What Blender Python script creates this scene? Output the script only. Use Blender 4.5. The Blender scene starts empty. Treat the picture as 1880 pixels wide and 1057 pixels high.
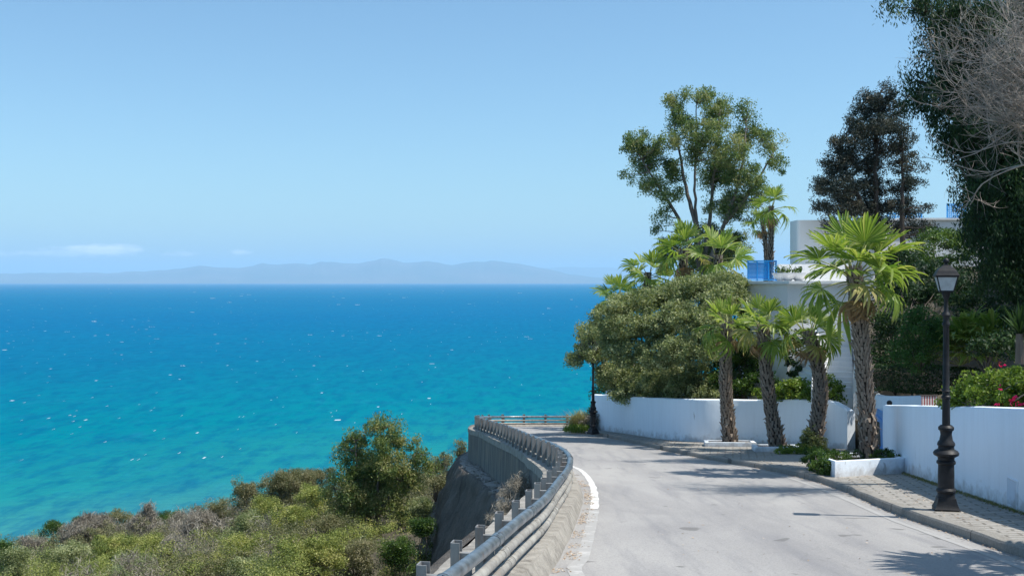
import bpy, bmesh, math, random
import numpy as np
from mathutils import Vector, Matrix, noise

# ------------------------------------------------------------------ camera, sky, sun
SC = bpy.context.scene
COL = SC.collection
F, CX, HY, CZ = 2000.0, 940.0, 517.0, 42.0        # focal length / principal column / horizon row in photo pixels, eye height above sea
SL = 0.096                                        # the road falls 9.6 cm per metre
cam_d = bpy.data.cameras.new('camera')
cam = bpy.data.objects.new('camera', cam_d); COL.objects.link(cam)
cam.location = (0, 0, CZ); cam.rotation_euler = (math.radians(90), 0, 0)
cam_d.sensor_width = 36; cam_d.lens = 36 * F / 1880
cam_d.shift_y = -(528.5 - HY) / 1880
cam_d.clip_start = 0.1; cam_d.clip_end = 300000
SC.camera = cam
SUN_EL, SUN_AZ = math.radians(61), math.radians(-16)     # azimuth from +x, anticlockwise
sd = Vector((math.cos(SUN_EL) * math.cos(SUN_AZ), math.cos(SUN_EL) * math.sin(SUN_AZ), math.sin(SUN_EL)))
sun_d = bpy.data.lights.new('sun', 'SUN'); sun_d.energy = 4.4; sun_d.angle = math.radians(0.53); sun_d.color = (1.0, 0.95, 0.87)
sun = bpy.data.objects.new('sun', sun_d); COL.objects.link(sun)
sun.rotation_euler = sd.to_track_quat('Z', 'Y').to_euler(); sun.location = (30, -10, 90)
W = bpy.data.worlds.new('World'); SC.world = W; W.use_nodes = True
nt = W.node_tree; nt.nodes.clear()
def wn(t): return nt.nodes.new(t)
def wl(a, b): nt.links.new(a, b)
sky = wn('ShaderNodeTexSky'); sky.sky_type = 'NISHITA'; sky.sun_disc = False
sky.sun_elevation = SUN_EL; sky.sun_rotation = math.radians(90) - SUN_AZ
sky.air_density = 1.0; sky.dust_density = 1.0; sky.ozone_density = 3.0; sky.altitude = 0
bg = wn('ShaderNodeBackground'); bg.inputs[1].default_value = 0.13
wo = wn('ShaderNodeOutputWorld')
# low clouds over the far coast: noise over the view direction
tc = wn('ShaderNodeTexCoord'); sp = wn('ShaderNodeSeparateXYZ'); wl(tc.outputs['Generated'], sp.inputs[0])
def wm(op, a, b=None, c=None):
    n = wn('ShaderNodeMath'); n.operation = op
    for i, v in enumerate((a, b, c)):
        if v is None: continue
        if isinstance(v, (int, float)): n.inputs[i].default_value = v
        else: wl(v, n.inputs[i])
    return n.outputs[0]
azm = wm('ARCTAN2', sp.outputs[0], sp.outputs[1]); elv = sp.outputs[2]
def bump_at(x0, w, z0, hgt):
    dx = wm('DIVIDE', wm('SUBTRACT', azm, x0), w); dz = wm('DIVIDE', wm('SUBTRACT', elv, z0), hgt)
    r2 = wm('ADD', wm('MULTIPLY', dx, dx), wm('MULTIPLY', dz, dz))
    return wm('MAXIMUM', wm('SUBTRACT', 1.0, r2), 0.0)
m = bump_at(-0.372, 0.055, 0.0255, 0.0062)
m = wm('ADD', m, wm('MULTIPLY', bump_at(-0.355, 0.035, 0.0285, 0.0055), 1.0))
m = wm('ADD', m, wm('MULTIPLY', bump_at(-0.296, 0.026, 0.0245, 0.0030), 0.7))
m = wm('ADD', m, wm('MULTIPLY', bump_at(-0.244, 0.013, 0.0262, 0.0032), 0.9))
m = wm('ADD', m, wm('MULTIPLY', bump_at(-0.43, 0.035, 0.0235, 0.0030), 0.6))
cmb = wn('ShaderNodeCombineXYZ'); wl(azm, cmb.inputs[0]); wl(wm('MULTIPLY', elv, 2.2), cmb.inputs[1])
nz = wn('ShaderNodeTexNoise'); nz.inputs['Scale'].default_value = 95; nz.inputs['Detail'].default_value = 9; nz.inputs['Roughness'].default_value = 0.62
wl(cmb.outputs[0], nz.inputs['Vector'])
cl = wm('MULTIPLY', wm('MAXIMUM', wm('SUBTRACT', wm('ADD', wm('MULTIPLY', m, 0.45), nz.outputs['Fac']), 0.62), 0.0), 1.9)
cl = wm('MULTIPLY', wm('MINIMUM', wm('MULTIPLY', cl, wm('MINIMUM', wm('MULTIPLY', m, 3.0), 1.0)), 1.0), 0.95)
mixc = wn('ShaderNodeMix'); mixc.data_type = 'RGBA'; wl(cl, mixc.inputs['Factor'])
tint = wn('ShaderNodeMix'); tint.data_type = 'RGBA'; tint.blend_type = 'MULTIPLY'; tint.inputs['Factor'].default_value = 1.0
wl(sky.outputs[0], tint.inputs['A']); tint.inputs['B'].default_value = (0.73, 0.89, 0.91, 1)
wl(tint.outputs['Result'], mixc.inputs['A']); mixc.inputs['B'].default_value = (7.4, 7.6, 8.0, 1)
wl(mixc.outputs['Result'], bg.inputs[0]); wl(bg.outputs[0], wo.inputs['Surface'])
SC.view_settings.view_transform = 'Standard'; SC.view_settings.look = 'None'
SC.view_settings.exposure = 0.46; SC.view_settings.gamma = 1.0
SC.cycles.max_bounces = 5; SC.cycles.diffuse_bounces = 3; SC.cycles.glossy_bounces = 2
SC.cycles.transmission_bounces = 4; SC.cycles.transparent_max_bounces = 6; SC.cycles.volume_bounces = 1
SC.cycles.caustics_reflective = False; SC.cycles.caustics_refractive = False

# ------------------------------------------------------------------ helpers
def P(px, py, D): return Vector(((px - CX) / F * D, D, CZ - (py - HY) / F * D))
def rz(D, off=0.0): return CZ - 1.9 - SL * D + off
def G(px, py, off=0.0):
    D = (1.9 - off) * F / (py - HY - SL * F)
    return Vector(((px - CX) / F * D, D, rz(D, off)))

def tag(o, label=None, cat=None, group=None, kind=None):
    if label: o['label'] = label
    if cat: o['category'] = cat
    if group: o['group'] = group
    if kind: o['kind'] = kind
    return o
def empty(name, loc, label, cat, group=None, rot=0.0):
    o = bpy.data.objects.new(name, None); COL.objects.link(o)
    o.location = loc; o.rotation_euler = (0, 0, rot); o.empty_display_size = 0.3
    return tag(o, label, cat, group)
def link(name, me, parent=None, origin=None):
    o = bpy.data.objects.new(name, me); COL.objects.link(o)
    if parent is not None: o.parent = parent
    return o

class MB:
    """collects shapes given in world (or thing-local) coordinates into one mesh"""
    def __init__(s): s.v = []; s.f = []
    def add(s, vs, fs):
        n = len(s.v); s.v += [tuple(p) for p in vs]; s.f += [tuple(i + n for i in f) for f in fs]
    def box(s, c, sz, rot=0.0, taper=1.0):
        hx, hy, hz = sz[0] / 2, sz[1] / 2, sz[2] / 2; cr, sr = math.cos(rot), math.sin(rot); vs = []
        for k, z in enumerate((-hz, hz)):
            t = taper if k else 1.0
            for x, y in ((-hx, -hy), (hx, -hy), (hx, hy), (-hx, hy)):
                x2, y2 = x * t, y * t
                vs.append((c[0] + x2 * cr - y2 * sr, c[1] + x2 * sr + y2 * cr, c[2] + z))
        s.add(vs, [(0, 3, 2, 1), (4, 5, 6, 7), (0, 1, 5, 4), (1, 2, 6, 5), (2, 3, 7, 6), (3, 0, 4, 7)])
    def tube(s, pts, rad, n=6, cap=True):
        pts = [Vector(p) for p in pts]; vs = []; fs = []
        if not hasattr(rad, '__len__'): rad = [rad] * len(pts)
        up = Vector((0, 0, 1)) if abs((pts[-1] - pts[0]).normalized().z) < 0.9 else Vector((1, 0, 0))
        for i, p in enumerate(pts):
            t = (pts[min(i + 1, len(pts) - 1)] - pts[max(i - 1, 0)])
            t = t.normalized() if t.length > 1e-9 else Vector((0, 0, 1))
            a = t.cross(up)
            a = a.normalized() if a.length > 1e-5 else t.orthogonal().normalized()
            b = a.cross(t).normalized()
            for k in range(n):
                an = 2 * math.pi * k / n
                vs.append(p + (a * math.cos(an) + b * math.sin(an)) * rad[i])
        for i in range(len(pts) - 1):
            for k in range(n):
                k2 = (k + 1) % n
                fs.append((i * n + k, i * n + k2, (i + 1) * n + k2, (i + 1) * n + k))
        if cap:
            fs.append(tuple(range(n))[::-1]); fs.append(tuple((len(pts) - 1) * n + k for k in range(n)))
        s.add(vs, fs)
    def lathe(s, prof, n=20, c=(0, 0, 0), rot=0.0):
        vs = []; fs = []
        for r, z in prof:
            for k in range(n):
                a = 2 * math.pi * k / n + rot
                vs.append((c[0] + r * math.cos(a), c[1] + r * math.sin(a), c[2] + z))
        for i in range(len(prof) - 1):
            for k in range(n):
                k2 = (k + 1) % n
                fs.append((i * n + k, i * n + k2, (i + 1) * n + k2, (i + 1) * n + k))
        fs.append(tuple(range(n))[::-1]); fs.append(tuple((len(prof) - 1) * n + k for k in range(n)))
        s.add(vs, fs)
    def sweep(s, path, prof, jitter=None):
        """prof: closed loop of (u to the right of the path, v up); path: 3-D points"""
        path = [Vector(p) for p in path]; vs = []; fs = []
        for i, p in enumerate(path):
            t = path[min(i + 1, len(path) - 1)] - path[max(i - 1, 0)]; t.z = 0; t.normalize()
            nrm = Vector((t.y, -t.x, 0))
            pr = prof(i) if callable(prof) else prof
            for k, (u, v) in enumerate(pr):
                q = p + nrm * u + Vector((0, 0, v))
                if jitter:
                    w = jitter; nn = noise.noise_vector(q * (1.7 if jitter > .03 else .7)) * w; q = q + Vector((nn.x, nn.y, nn.z * 0.6))
                vs.append(q)
        m = len(pr)
        for i in range(len(path) - 1):
            for k in range(m):
                k2 = (k + 1) % m
                fs.append((i * m + k, (i + 1) * m + k, (i + 1) * m + k2, i * m + k2))
        fs.append(tuple(range(m))); fs.append(tuple((len(path) - 1) * m + k for k in range(m))[::-1])
        s.add(vs, fs)
    def build(s, name, mat, parent=None, smooth=False, local=None, angle=None):
        """local: world point that becomes the object's origin (child empties sit there)"""
        v = s.v
        if local is not None: v = [(a - local[0], b - local[1], c - local[2]) for a, b, c in v]
        me = bpy.data.meshes.new(name); me.from_pydata(v, [], s.f); me.materials.append(mat); me.update()
        if smooth:
            me.polygons.foreach_set('use_smooth', [True] * len(me.polygons))
            if angle: me.set_sharp_from_angle(angle=math.radians(angle))
        return link(name, me, parent)

def catmull(pts, step):
    pts = [Vector(p) for p in pts]; out = []
    for i in range(len(pts) - 1):
        p0 = pts[i - 1] if i else pts[0] * 2 - pts[1]; p1 = pts[i]; p2 = pts[i + 1]
        p3 = pts[i + 2] if i + 2 < len(pts) else pts[-1] * 2 - pts[-2]
        n = max(1, int(round((p2 - p1).length / step)))
        for k in range(n):
            t = k / n
            out.append(0.5 * ((2 * p1) + (p2 - p0) * t + (2 * p0 - 5 * p1 + 4 * p2 - p3) * t * t + (3 * p1 - p0 - 3 * p2 + p3) * t ** 3))
    out.append(pts[-1]); return out
def arcpoints(path, spacing, start=0.0):
    """points and tangents every `spacing` metres along a path"""
    out = []; need = start; acc = 0.0
    for a, b in zip(path[:-1], path[1:]):
        L = (b - a).length
        while need <= acc + L and L > 0:
            out.append((a.lerp(b, (need - acc) / L), (b - a).normalized())); need += spacing
        acc += L
    return out

# ------------------------------------------------------------------ materials
def mk(name):
    m = bpy.data.materials.new(name); m.use_nodes = True
    nt = m.node_tree; b = nt.nodes['Principled BSDF']
    return m, nt, b
class N:
    def __init__(s, nt): s.nt = nt
    def n(s, t, **kw):
        x = s.nt.nodes.new(t)
        for k, v in kw.items(): setattr(x, k, v)
        return x
    def l(s, a, b): s.nt.links.new(a, b)
    def pos(s, scale=(1, 1, 1), obj=False):
        if obj:
            g = s.n('ShaderNodeTexCoord').outputs['Object']
        else:
            g = s.n('ShaderNodeNewGeometry').outputs['Position']
        if tuple(scale) == (1, 1, 1): return g
        mp = s.n('ShaderNodeMapping'); mp.inputs['Scale'].default_value = scale; s.l(g, mp.inputs[0]); return mp.outputs[0]
    def noise(s, vec, scale, detail=5, rough=0.55, dist=0.0):
        x = s.n('ShaderNodeTexNoise'); x.inputs['Scale'].default_value = scale; x.inputs['Detail'].default_value = detail
        x.inputs['Roughness'].default_value = rough; x.inputs['Distortion'].default_value = dist
        s.l(vec, x.inputs['Vector']); return x.outputs['Fac']
    def ramp(s, fac, stops, interp='LINEAR'):
        r = s.n('ShaderNodeValToRGB'); r.color_ramp.interpolation = interp; e = r.color_ramp.elements
        while len(e) < len(stops): e.new(0.5)
        for i, (p, c) in enumerate(stops):
            e[i].position = p; e[i].color = (c, c, c, 1) if isinstance(c, (int, float)) else (*c, 1)
        s.l(fac, r.inputs[0]); return r.outputs[0]
    def mix(s, fac, a, b, mode='MIX'):
        x = s.n('ShaderNodeMix', data_type='RGBA', blend_type=mode)
        for k, v in (('Factor', fac), ('A', a), ('B', b)):
            if isinstance(v, (int, float)): x.inputs[k].default_value = v
            elif isinstance(v, tuple): x.inputs[k].default_value = (*v, 1)
            else: s.l(v, x.inputs[k])
        return x.outputs['Result']
    def math(s, op, a, b=None, c=None, clamp=False):
        x = s.n('ShaderNodeMath', operation=op, use_clamp=clamp)
        for i, v in enumerate((a, b, c)):
            if v is None: continue
            if isinstance(v, (int, float)): x.inputs[i].default_value = v
            else: s.l(v, x.inputs[i])
        return x.outputs[0]
    def bump(s, h, strength, dist, target):
        x = s.n('ShaderNodeBump'); x.inputs['Strength'].default_value = strength; x.inputs['Distance'].default_value = dist
        s.l(h, x.inputs['Height']); s.l(x.outputs[0], target.inputs['Normal'])

def surf(name, ca, cb, scale=3.0, rough=0.8, bump=0.3, bdist=0.01, bscale=None, stretch=(1, 1, 1), stain=None, stain_scale=1.2, metal=0.0, lo=0.35, hi=0.65, spec=0.4):
    m, nt, b = mk(name); k = N(nt); p = k.pos(stretch)
    f = k.ramp(k.noise(p, scale, 6, 0.6), [(lo, 0.0), (hi, 1.0)])
    c = k.mix(f, ca, cb)
    if stain is not None:
        f2 = k.ramp(k.noise(p, stain_scale, 7, 0.7, 0.4), [(0.56, 0.0), (0.72, 1.0)])
        c = k.mix(f2, c, stain)
    k.l(c, b.inputs['Base Color']); b.inputs['Roughness'].default_value = rough; b.inputs['Metallic'].default_value = metal
    b.inputs['Specular IOR Level'].default_value = spec
    k.bump(k.noise(k.pos(), bscale or scale * 8, 6, 0.65), bump, bdist, b)
    return m

def leafmat(name, c0, c1, c2, trans=0.3, rough=0.55, tcol=None):
    """three leaf colours picked by each leaf's own tint"""
    m, nt, b = mk(name); k = N(nt)
    a = k.n('ShaderNodeAttribute', attribute_name='tint')
    c = k.ramp(a.outputs['Fac'], [(0.0, c0), (0.5, c1), (1.0, c2)])
    k.l(c, b.inputs['Base Color']); b.inputs['Roughness'].default_value = rough; b.inputs['Specular IOR Level'].default_value = 0.3
    t = k.n('ShaderNodeBsdfTranslucent')
    k.l(k.mix(1.0, c, tcol or (1.25, 1.3, 0.7), 'MULTIPLY'), t.inputs[0])
    mx = k.n('ShaderNodeMixShader'); mx.inputs[0].default_value = trans
    k.l(b.outputs[0], mx.inputs[1]); k.l(t.outputs[0], mx.inputs[2]); k.l(mx.outputs[0], nt.nodes['Material Output'].inputs[0])
    return m

M = {}
# pale bleached asphalt, patched and stained
m, nt, b = mk('asphalt'); k = N(nt); p = k.pos()
base = k.mix(k.ramp(k.noise(k.pos((1, 0.35, 1)), 0.55, 5, 0.6, 0.6), [(0.3, 0.0), (0.7, 1.0)]), (0.29, 0.28, 0.275), (0.41, 0.395, 0.375))
base = k.mix(k.math('MULTIPLY', k.ramp(k.noise(k.pos((2.4, 0.22, 1)), 1.1, 6, 0.6), [(0.48, 0.0), (0.68, 1.0)]), 0.65), base, (0.22, 0.217, 0.225))
base = k.mix(k.ramp(k.noise(k.pos((1, 0.8, 1)), 2.1, 2, 0.4, 0.3), [(0.70, 0.0), (0.73, 0.75)]), base, (0.15, 0.145, 0.14))
base = k.mix(k.ramp(k.noise(p, 45, 5, 0.8), [(0.45, 0.0), (0.68, 0.55)]), base, (0.14, 0.14, 0.14))
base = k.mix(k.ramp(k.noise(p, 60, 2, 0.7), [(0.62, 0.0), (0.75, 0.5)]), base, (0.52, 0.50, 0.47))
vor = k.n('ShaderNodeTexVoronoi', feature='DISTANCE_TO_EDGE'); vor.inputs['Scale'].default_value = 0.33
warp = k.n('ShaderNodeVectorMath', operation='ADD'); k.l(p, warp.inputs[0])
wn_ = k.n('ShaderNodeTexNoise'); wn_.inputs['Scale'].default_value = 1.3; wn_.inputs['Detail'].default_value = 6; k.l(p, wn_.inputs['Vector']); k.l(wn_.outputs['Color'], warp.inputs[1])
k.l(warp.outputs[0], vor.inputs['Vector'])
base = k.mix(k.ramp(vor.outputs['Distance'], [(0.0, 0.22), (0.004, 0.0)]), base, (0.12, 0.118, 0.115))
k.l(base, b.inputs['Base Color']); b.inputs['Roughness'].default_value = 0.85; b.inputs['Specular IOR Level'].default_value = 0.25
k.bump(k.noise(p, 70, 5, 0.7), 0.45, 0.006, b); M['road'] = m
def paint_worn(name, edge_lo, edge_hi, col=(0.66, 0.65, 0.62)):
    m, nt, b = mk(name); k = N(nt); p = k.pos()
    f = k.ramp(k.noise(p, 5, 7, 0.75), [(edge_lo, 0.0), (edge_hi, 1.0)])
    k.l(k.mix(f, col, (0.36, 0.35, 0.335)), b.inputs['Base Color']); b.inputs['Roughness'].default_value = 0.75
    k.bump(k.noise(p, 70, 4, 0.7), 0.3, 0.004, b); return m
M['paint'] = paint_worn('worn_white_paint', 0.52, 0.62)
M['paint_faded'] = paint_worn('faded_white_paint', 0.30, 0.50, (0.56, 0.55, 0.53))
M['paint_ghost'] = paint_worn('ghost_white_paint', 0.22, 0.46, (0.47, 0.46, 0.45))
# pavement of old concrete pavers, dirty joints
def pavers(name, a, bcol, mortar, sc, bw, bh, rot=0.0, stain=(0.12, 0.10, 0.08)):
    m, nt, b = mk(name); k = N(nt)
    g = k.pos(); mp = k.n('ShaderNodeMapping'); mp.inputs['Rotation'].default_value = (0, 0, rot); k.l(g, mp.inputs[0])
    br = k.n('ShaderNodeTexBrick'); k.l(mp.outputs[0], br.inputs['Vector'])
    br.inputs['Color1'].default_value = (*a, 1); br.inputs['Color2'].default_value = (*bcol, 1); br.inputs['Mortar'].default_value = (*mortar, 1)
    br.inputs['Scale'].default_value = sc; br.inputs['Mortar Size'].default_value = 0.02; br.inputs['Brick Width'].default_value = bw; br.inputs['Row Height'].default_value = bh
    c = k.mix(k.ramp(k.noise(g, 2.2, 7, 0.75, 0.3), [(0.5, 0.0), (0.72, 0.75)]), br.outputs['Color'], stain)
    c = k.mix(k.ramp(k.noise(g, 35, 4, 0.7), [(0.4, 0.0), (0.75, 0.4)]), c, (0.5, 0.47, 0.42))
    k.l(c, b.inputs['Base Color']); b.inputs['Roughness'].default_value = 0.9
    h = k.mix(0.5, br.outputs['Fac'], k.noise(g, 30, 5, 0.7)); x = k.math('SUBTRACT', 1.0, k.math('MULTIPLY', br.outputs['Fac'], 0.7))
    k.bump(k.math('ADD', x, k.math('MULTIPLY', k.noise(g, 25, 5, 0.7), 0.6)), 0.6, 0.012, b); return m
M['pavement'] = pavers('pavement_pavers', (0.33, 0.31, 0.28), (0.27, 0.255, 0.23), (0.11, 0.10, 0.085), 1.0, 0.4, 0.2, 0.2)
M['driveway'] = pavers('driveway_pavers', (0.38, 0.355, 0.32), (0.32, 0.30, 0.27), (0.19, 0.18, 0.155), 1.0, 0.21, 0.105, 0.5, (0.24, 0.22, 0.19))
M['kerb'] = pavers('kerb_stone', (0.28, 0.26, 0.23), (0.22, 0.205, 0.18), (0.08, 0.07, 0.06), 1.0, 3.0, 0.9, 1.57, (0.12, 0.10, 0.08))
M['concrete'] = surf('weathered_concrete', (0.37, 0.345, 0.305), (0.23, 0.215, 0.19), 5.0, 0.9, 0.9, 0.03, 12, stain=(0.13, 0.115, 0.10), stain_scale=3.2)
# retaining wall with vertical run-off streaks
m, nt, b = mk('streaked_concrete_wall'); k = N(nt); g = k.pos()
c = k.mix(k.ramp(k.noise(k.pos((1, 1, 0.10)), 3.0, 6, 0.65), [(0.35, 0.0), (0.65, 1.0)]), (0.22, 0.20, 0.175), (0.09, 0.083, 0.078))
c = k.mix(k.ramp(k.noise(g, 1.1, 6, 0.7), [(0.5, 0.0), (0.75, 0.6)]), c, (0.30, 0.24, 0.17))
k.l(c, b.inputs['Base Color']); b.inputs['Roughness'].default_value = 0.92
wv = k.n('ShaderNodeTexWave', wave_type='BANDS', bands_direction='Y'); wv.inputs['Scale'].default_value = 0.9; wv.inputs['Distortion'].default_value = 0.6; k.l(g, wv.inputs['Vector'])
k.bump(k.math('ADD', k.math('MULTIPLY', wv.outputs['Fac'], 0.5), k.noise(g, 14, 6, 0.7)), 0.6, 0.03, b); M['retaining'] = m
m, nt, b = mk('sprayed_rock_face'); k = N(nt); g = k.pos()
c = k.mix(k.ramp(k.noise(k.pos((1, 1, 0.3)), 1.5, 7, 0.7), [(0.35, 0.0), (0.65, 1.0)]), (0.27, 0.235, 0.20), (0.13, 0.115, 0.10))
c = k.mix(k.ramp(k.noise(k.pos((1, 1, 0.6)), 3.2, 4, 0.6), [(0.66, 0.0), (0.72, 0.9)]), c, (0.48, 0.44, 0.38))
k.l(c, b.inputs['Base Color']); b.inputs['Roughness'].default_value = 0.95
k.bump(k.noise(k.pos((1, 1, 0.45)), 2.4, 10, 0.8), 1.0, 0.5, b); M['cliff'] = m
# limewash with drips, scuffs and bare spots
def limewash(name, col=(0.82, 0.895, 0.97), dirt=(0.50, 0.52, 0.55), amt=0.6, splash=True):
    m, nt, b = mk(name); k = N(nt); g = k.pos()
    c = k.mix(k.math('MULTIPLY', k.ramp(k.noise(k.pos((1, 1, 0.12)), 5.0, 6, 0.7), [(0.45, 0.0), (0.8, 1.0)]), 0.35 * amt), col, dirt)
    c = k.mix(k.math('MULTIPLY', k.ramp(k.noise(g, 1.7, 8, 0.8, 0.5), [(0.66, 0.0), (0.72, 1.0)]), 0.5 * amt), c, (0.5, 0.5, 0.49))
    c = k.mix(k.math('MULTIPLY', k.ramp(k.noise(k.pos((1, 1, 0.45)), 3.1, 3, 0.5, 0.8), [(0.74, 0.0), (0.77, 1.0)]), 0.8 * amt), c, (0.2, 0.2, 0.21))
    s_ = k.n('ShaderNodeSeparateXYZ'); k.l(g, s_.inputs[0])
    hh = k.math('SUBTRACT', k.math('ADD', s_.outputs['Z'], k.math('MULTIPLY', s_.outputs['Y'], SL)), CZ - 1.9 + 0.12)
    sp_ = k.ramp(k.math('ADD', hh, k.math('MULTIPLY', k.math('SUBTRACT', k.noise(g, 4, 6, 0.7), 0.5), 0.8)), [(0.0, 0.6), (0.22, 0.0)])
    if splash: c = k.mix(sp_, c, (0.36, 0.34, 0.32))
    k.l(c, b.inputs['Base Color']); b.inputs['Roughness'].default_value = 0.9; b.inputs['Specular IOR Level'].default_value = 0.2
    k.bump(k.math('ADD', k.noise(g, 3, 4, 0.5), k.math('MULTIPLY', k.noise(g, 40, 5, 0.7), 0.25)), 0.5, 0.03, b); return m
M['white'] = limewash('white_limewash')
M['white_house'] = limewash('white_render', (0.80, 0.80, 0.79), (0.55, 0.54, 0.52), 0.5, False)
M['galv'] = surf('galvanised_steel', (0.27, 0.31, 0.34), (0.12, 0.14, 0.155), 6, 0.38, 0.25, 0.004, 30, (1, 1, 1), (0.20, 0.15, 0.12), 5.5, metal=0.6, spec=0.5)
M['galv_dull'] = surf('dull_galvanised_steel', (0.32, 0.32, 0.31), (0.19, 0.19, 0.19), 6, 0.6, 0.3, 0.004, 30, (1, 1, 0.4), (0.26, 0.19, 0.14), 3.0, metal=0.35)
M['rail_low'] = surf('chalky_painted_rail', (0.40, 0.39, 0.355), (0.22, 0.21, 0.195), 6, 0.6, 0.25, 0.004, 30, (1, 1, 1), (0.30, 0.25, 0.20), 2.5, metal=0.15)
M['iron'] = surf('black_cast_iron', (0.012, 0.013, 0.015), (0.024, 0.025, 0.028), 6, 0.5, 0.4, 0.004, 40, stain=(0.05, 0.047, 0.045), stain_scale=5, spec=0.22)
m, nt, b = mk('lantern_glass'); b.inputs['Base Color'].default_value = (0.62, 0.68, 0.72, 1); b.inputs['Roughness'].default_value = 0.35; b.inputs['Transmission Weight'].default_value = 0.3; b.inputs['IOR'].default_value = 1.2
k = N(nt); k.l(k.mix(k.ramp(k.noise(k.pos(), 9, 5, 0.7), [(0.4, 0.0), (0.7, 1.0)]), (0.66, 0.71, 0.75), (0.45, 0.48, 0.50)), b.inputs['Base Color']); M['glass'] = m
M['bulb'] = surf('bulb_glass', (0.7, 0.68, 0.6), (0.6, 0.58, 0.5), 3, 0.2, 0.0)
M['blue'] = surf('blue_gloss_paint', (0.008, 0.22, 0.60), (0.015, 0.30, 0.72), 2, 0.4, 0.1, 0.004, 20, (1, 1, 0.2), spec=0.5)
M['bark_palm'] = surf('palm_boots', (0.34, 0.28, 0.225), (0.18, 0.14, 0.11), 14, 0.95, 0.8, 0.02, 40, (1, 1, 0.5), stain=(0.42, 0.37, 0.31), stain_scale=7)
M['bark_core'] = surf('palm_trunk_core', (0.06, 0.045, 0.035), (0.03, 0.024, 0.018), 9, 0.95, 0.8, 0.02, 40)
M['bark'] = surf('grey_brown_bark', (0.24, 0.20, 0.17), (0.12, 0.095, 0.08), 5, 0.95, 0.7, 0.02, 30, (1, 1, 0.2))
M['bark_dark'] = surf('dark_bark', (0.07, 0.055, 0.045), (0.035, 0.028, 0.022), 5, 0.95, 0.7, 0.02, 30, (1, 1, 0.2))
M['bare'] = surf('bleached_bare_twigs', (0.43, 0.38, 0.335), (0.22, 0.185, 0.16), 3, 0.9, 0.3, 0.005, 30)
M['petiole'] = surf('palm_petiole', (0.36, 0.38, 0.12), (0.28, 0.30, 0.10), 6, 0.5, 0.1)
M['frond'] = leafmat('palm_frond_green', (0.09, 0.17, 0.03), (0.22, 0.31, 0.06), (0.46, 0.47, 0.17), 0.45, 0.36)
M['frond_old'] = leafmat('palm_frond_dry', (0.24, 0.16, 0.085), (0.32, 0.22, 0.12), (0.38, 0.29, 0.15), 0.3, 0.7, (1.2, 1.0, 0.7))
M['frond_mid'] = leafmat('palm_frond_yellowing', (0.20, 0.22, 0.06), (0.36, 0.33, 0.12), (0.42, 0.32, 0.16), 0.35, 0.6)
M['euc'] = leafmat('eucalyptus_leaf', (0.06, 0.11, 0.035), (0.17, 0.24, 0.075), (0.33, 0.33, 0.15), 0.36)
M['euc_low'] = leafmat('hillside_tree_leaf', (0.065, 0.12, 0.035), (0.18, 0.24, 0.07), (0.34, 0.32, 0.14), 0.34)
M['cypress'] = leafmat('cypress_leaf', (0.018, 0.032, 0.026), (0.05, 0.06, 0.048), (0.13, 0.115, 0.08), 0.15, 0.6)
M['olive'] = leafmat('olive_green_leaf', (0.11, 0.145, 0.06), (0.24, 0.275, 0.12), (0.44, 0.46, 0.26), 0.33)
M['green'] = leafmat('glossy_green_leaf', (0.028, 0.07, 0.015), (0.065, 0.125, 0.022), (0.13, 0.20, 0.04), 0.3, 0.4)
M['dark'] = leafmat('dark_green_leaf', (0.012, 0.034, 0.014), (0.026, 0.062, 0.022), (0.065, 0.12, 0.035), 0.25)
M['bush'] = leafmat('clipped_bush_leaf', (0.022, 0.075, 0.018), (0.055, 0.14, 0.03), (0.10, 0.20, 0.045), 0.3)
M['bright'] = leafmat('bougainvillea_leaf', (0.07, 0.13, 0.02), (0.16, 0.24, 0.035), (0.28, 0.34, 0.07), 0.35, 0.45)
M['pink'] = leafmat('pink_bract', (0.55, 0.01, 0.10), (0.7, 0.02, 0.16), (0.75, 0.04, 0.10), 0.4, 0.5, (1, 0.7, 0.8))
M['broom'] = leafmat('yellow_green_scrub_leaf', (0.15, 0.19, 0.05), (0.28, 0.32, 0.085), (0.46, 0.45, 0.16), 0.3)
M['heath'] = leafmat('grey_green_scrub_leaf', (0.10, 0.115, 0.05), (0.19, 0.19, 0.09), (0.29, 0.26, 0.15), 0.25)
M['dead'] = leafmat('dead_scrub_twig', (0.16, 0.14, 0.11), (0.27, 0.245, 0.20), (0.40, 0.37, 0.31), 0.05, 0.9, (1, 1, 1))
M['drygrass'] = leafmat('dry_grass_blade', (0.14, 0.17, 0.05), (0.26, 0.25, 0.10), (0.38, 0.33, 0.18), 0.25, 0.7, (1, 1, 0.8))
M['litter'] = leafmat('fallen_leaf', (0.30, 0.20, 0.13), (0.42, 0.33, 0.24), (0.55, 0.47, 0.38), 0.05, 0.8, (1, 1, 1))
M['soil'] = surf('garden_soil', (0.15, 0.11, 0.08), (0.07, 0.05, 0.038), 2.0, 0.95, 0.8, 0.06, 9, stain=(0.30, 0.24, 0.18), stain_scale=5)
M['terrain'] = surf('hillside_earth', (0.13, 0.11, 0.08), (0.06, 0.055, 0.035), 0.8, 0.95, 0.8, 0.08, 6)
M['terracotta'] = surf('white_glazed_pot', (0.72, 0.73, 0.74), (0.6, 0.6, 0.62), 4, 0.5, 0.1)
M['mountain'] = surf('far_hills', (0.06, 0.09, 0.07), (0.12, 0.12, 0.10), 0.0006, 0.95, 0.0, 0.01)
M['foam'] = surf('wave_foam', (0.50, 0.58, 0.62), (0.42, 0.52, 0.58), 1, 0.9, 0.0)
M['wood'] = surf('weathered_stick', (0.11, 0.09, 0.08), (0.07, 0.055, 0.05), 8, 0.9, 0.4)

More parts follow.
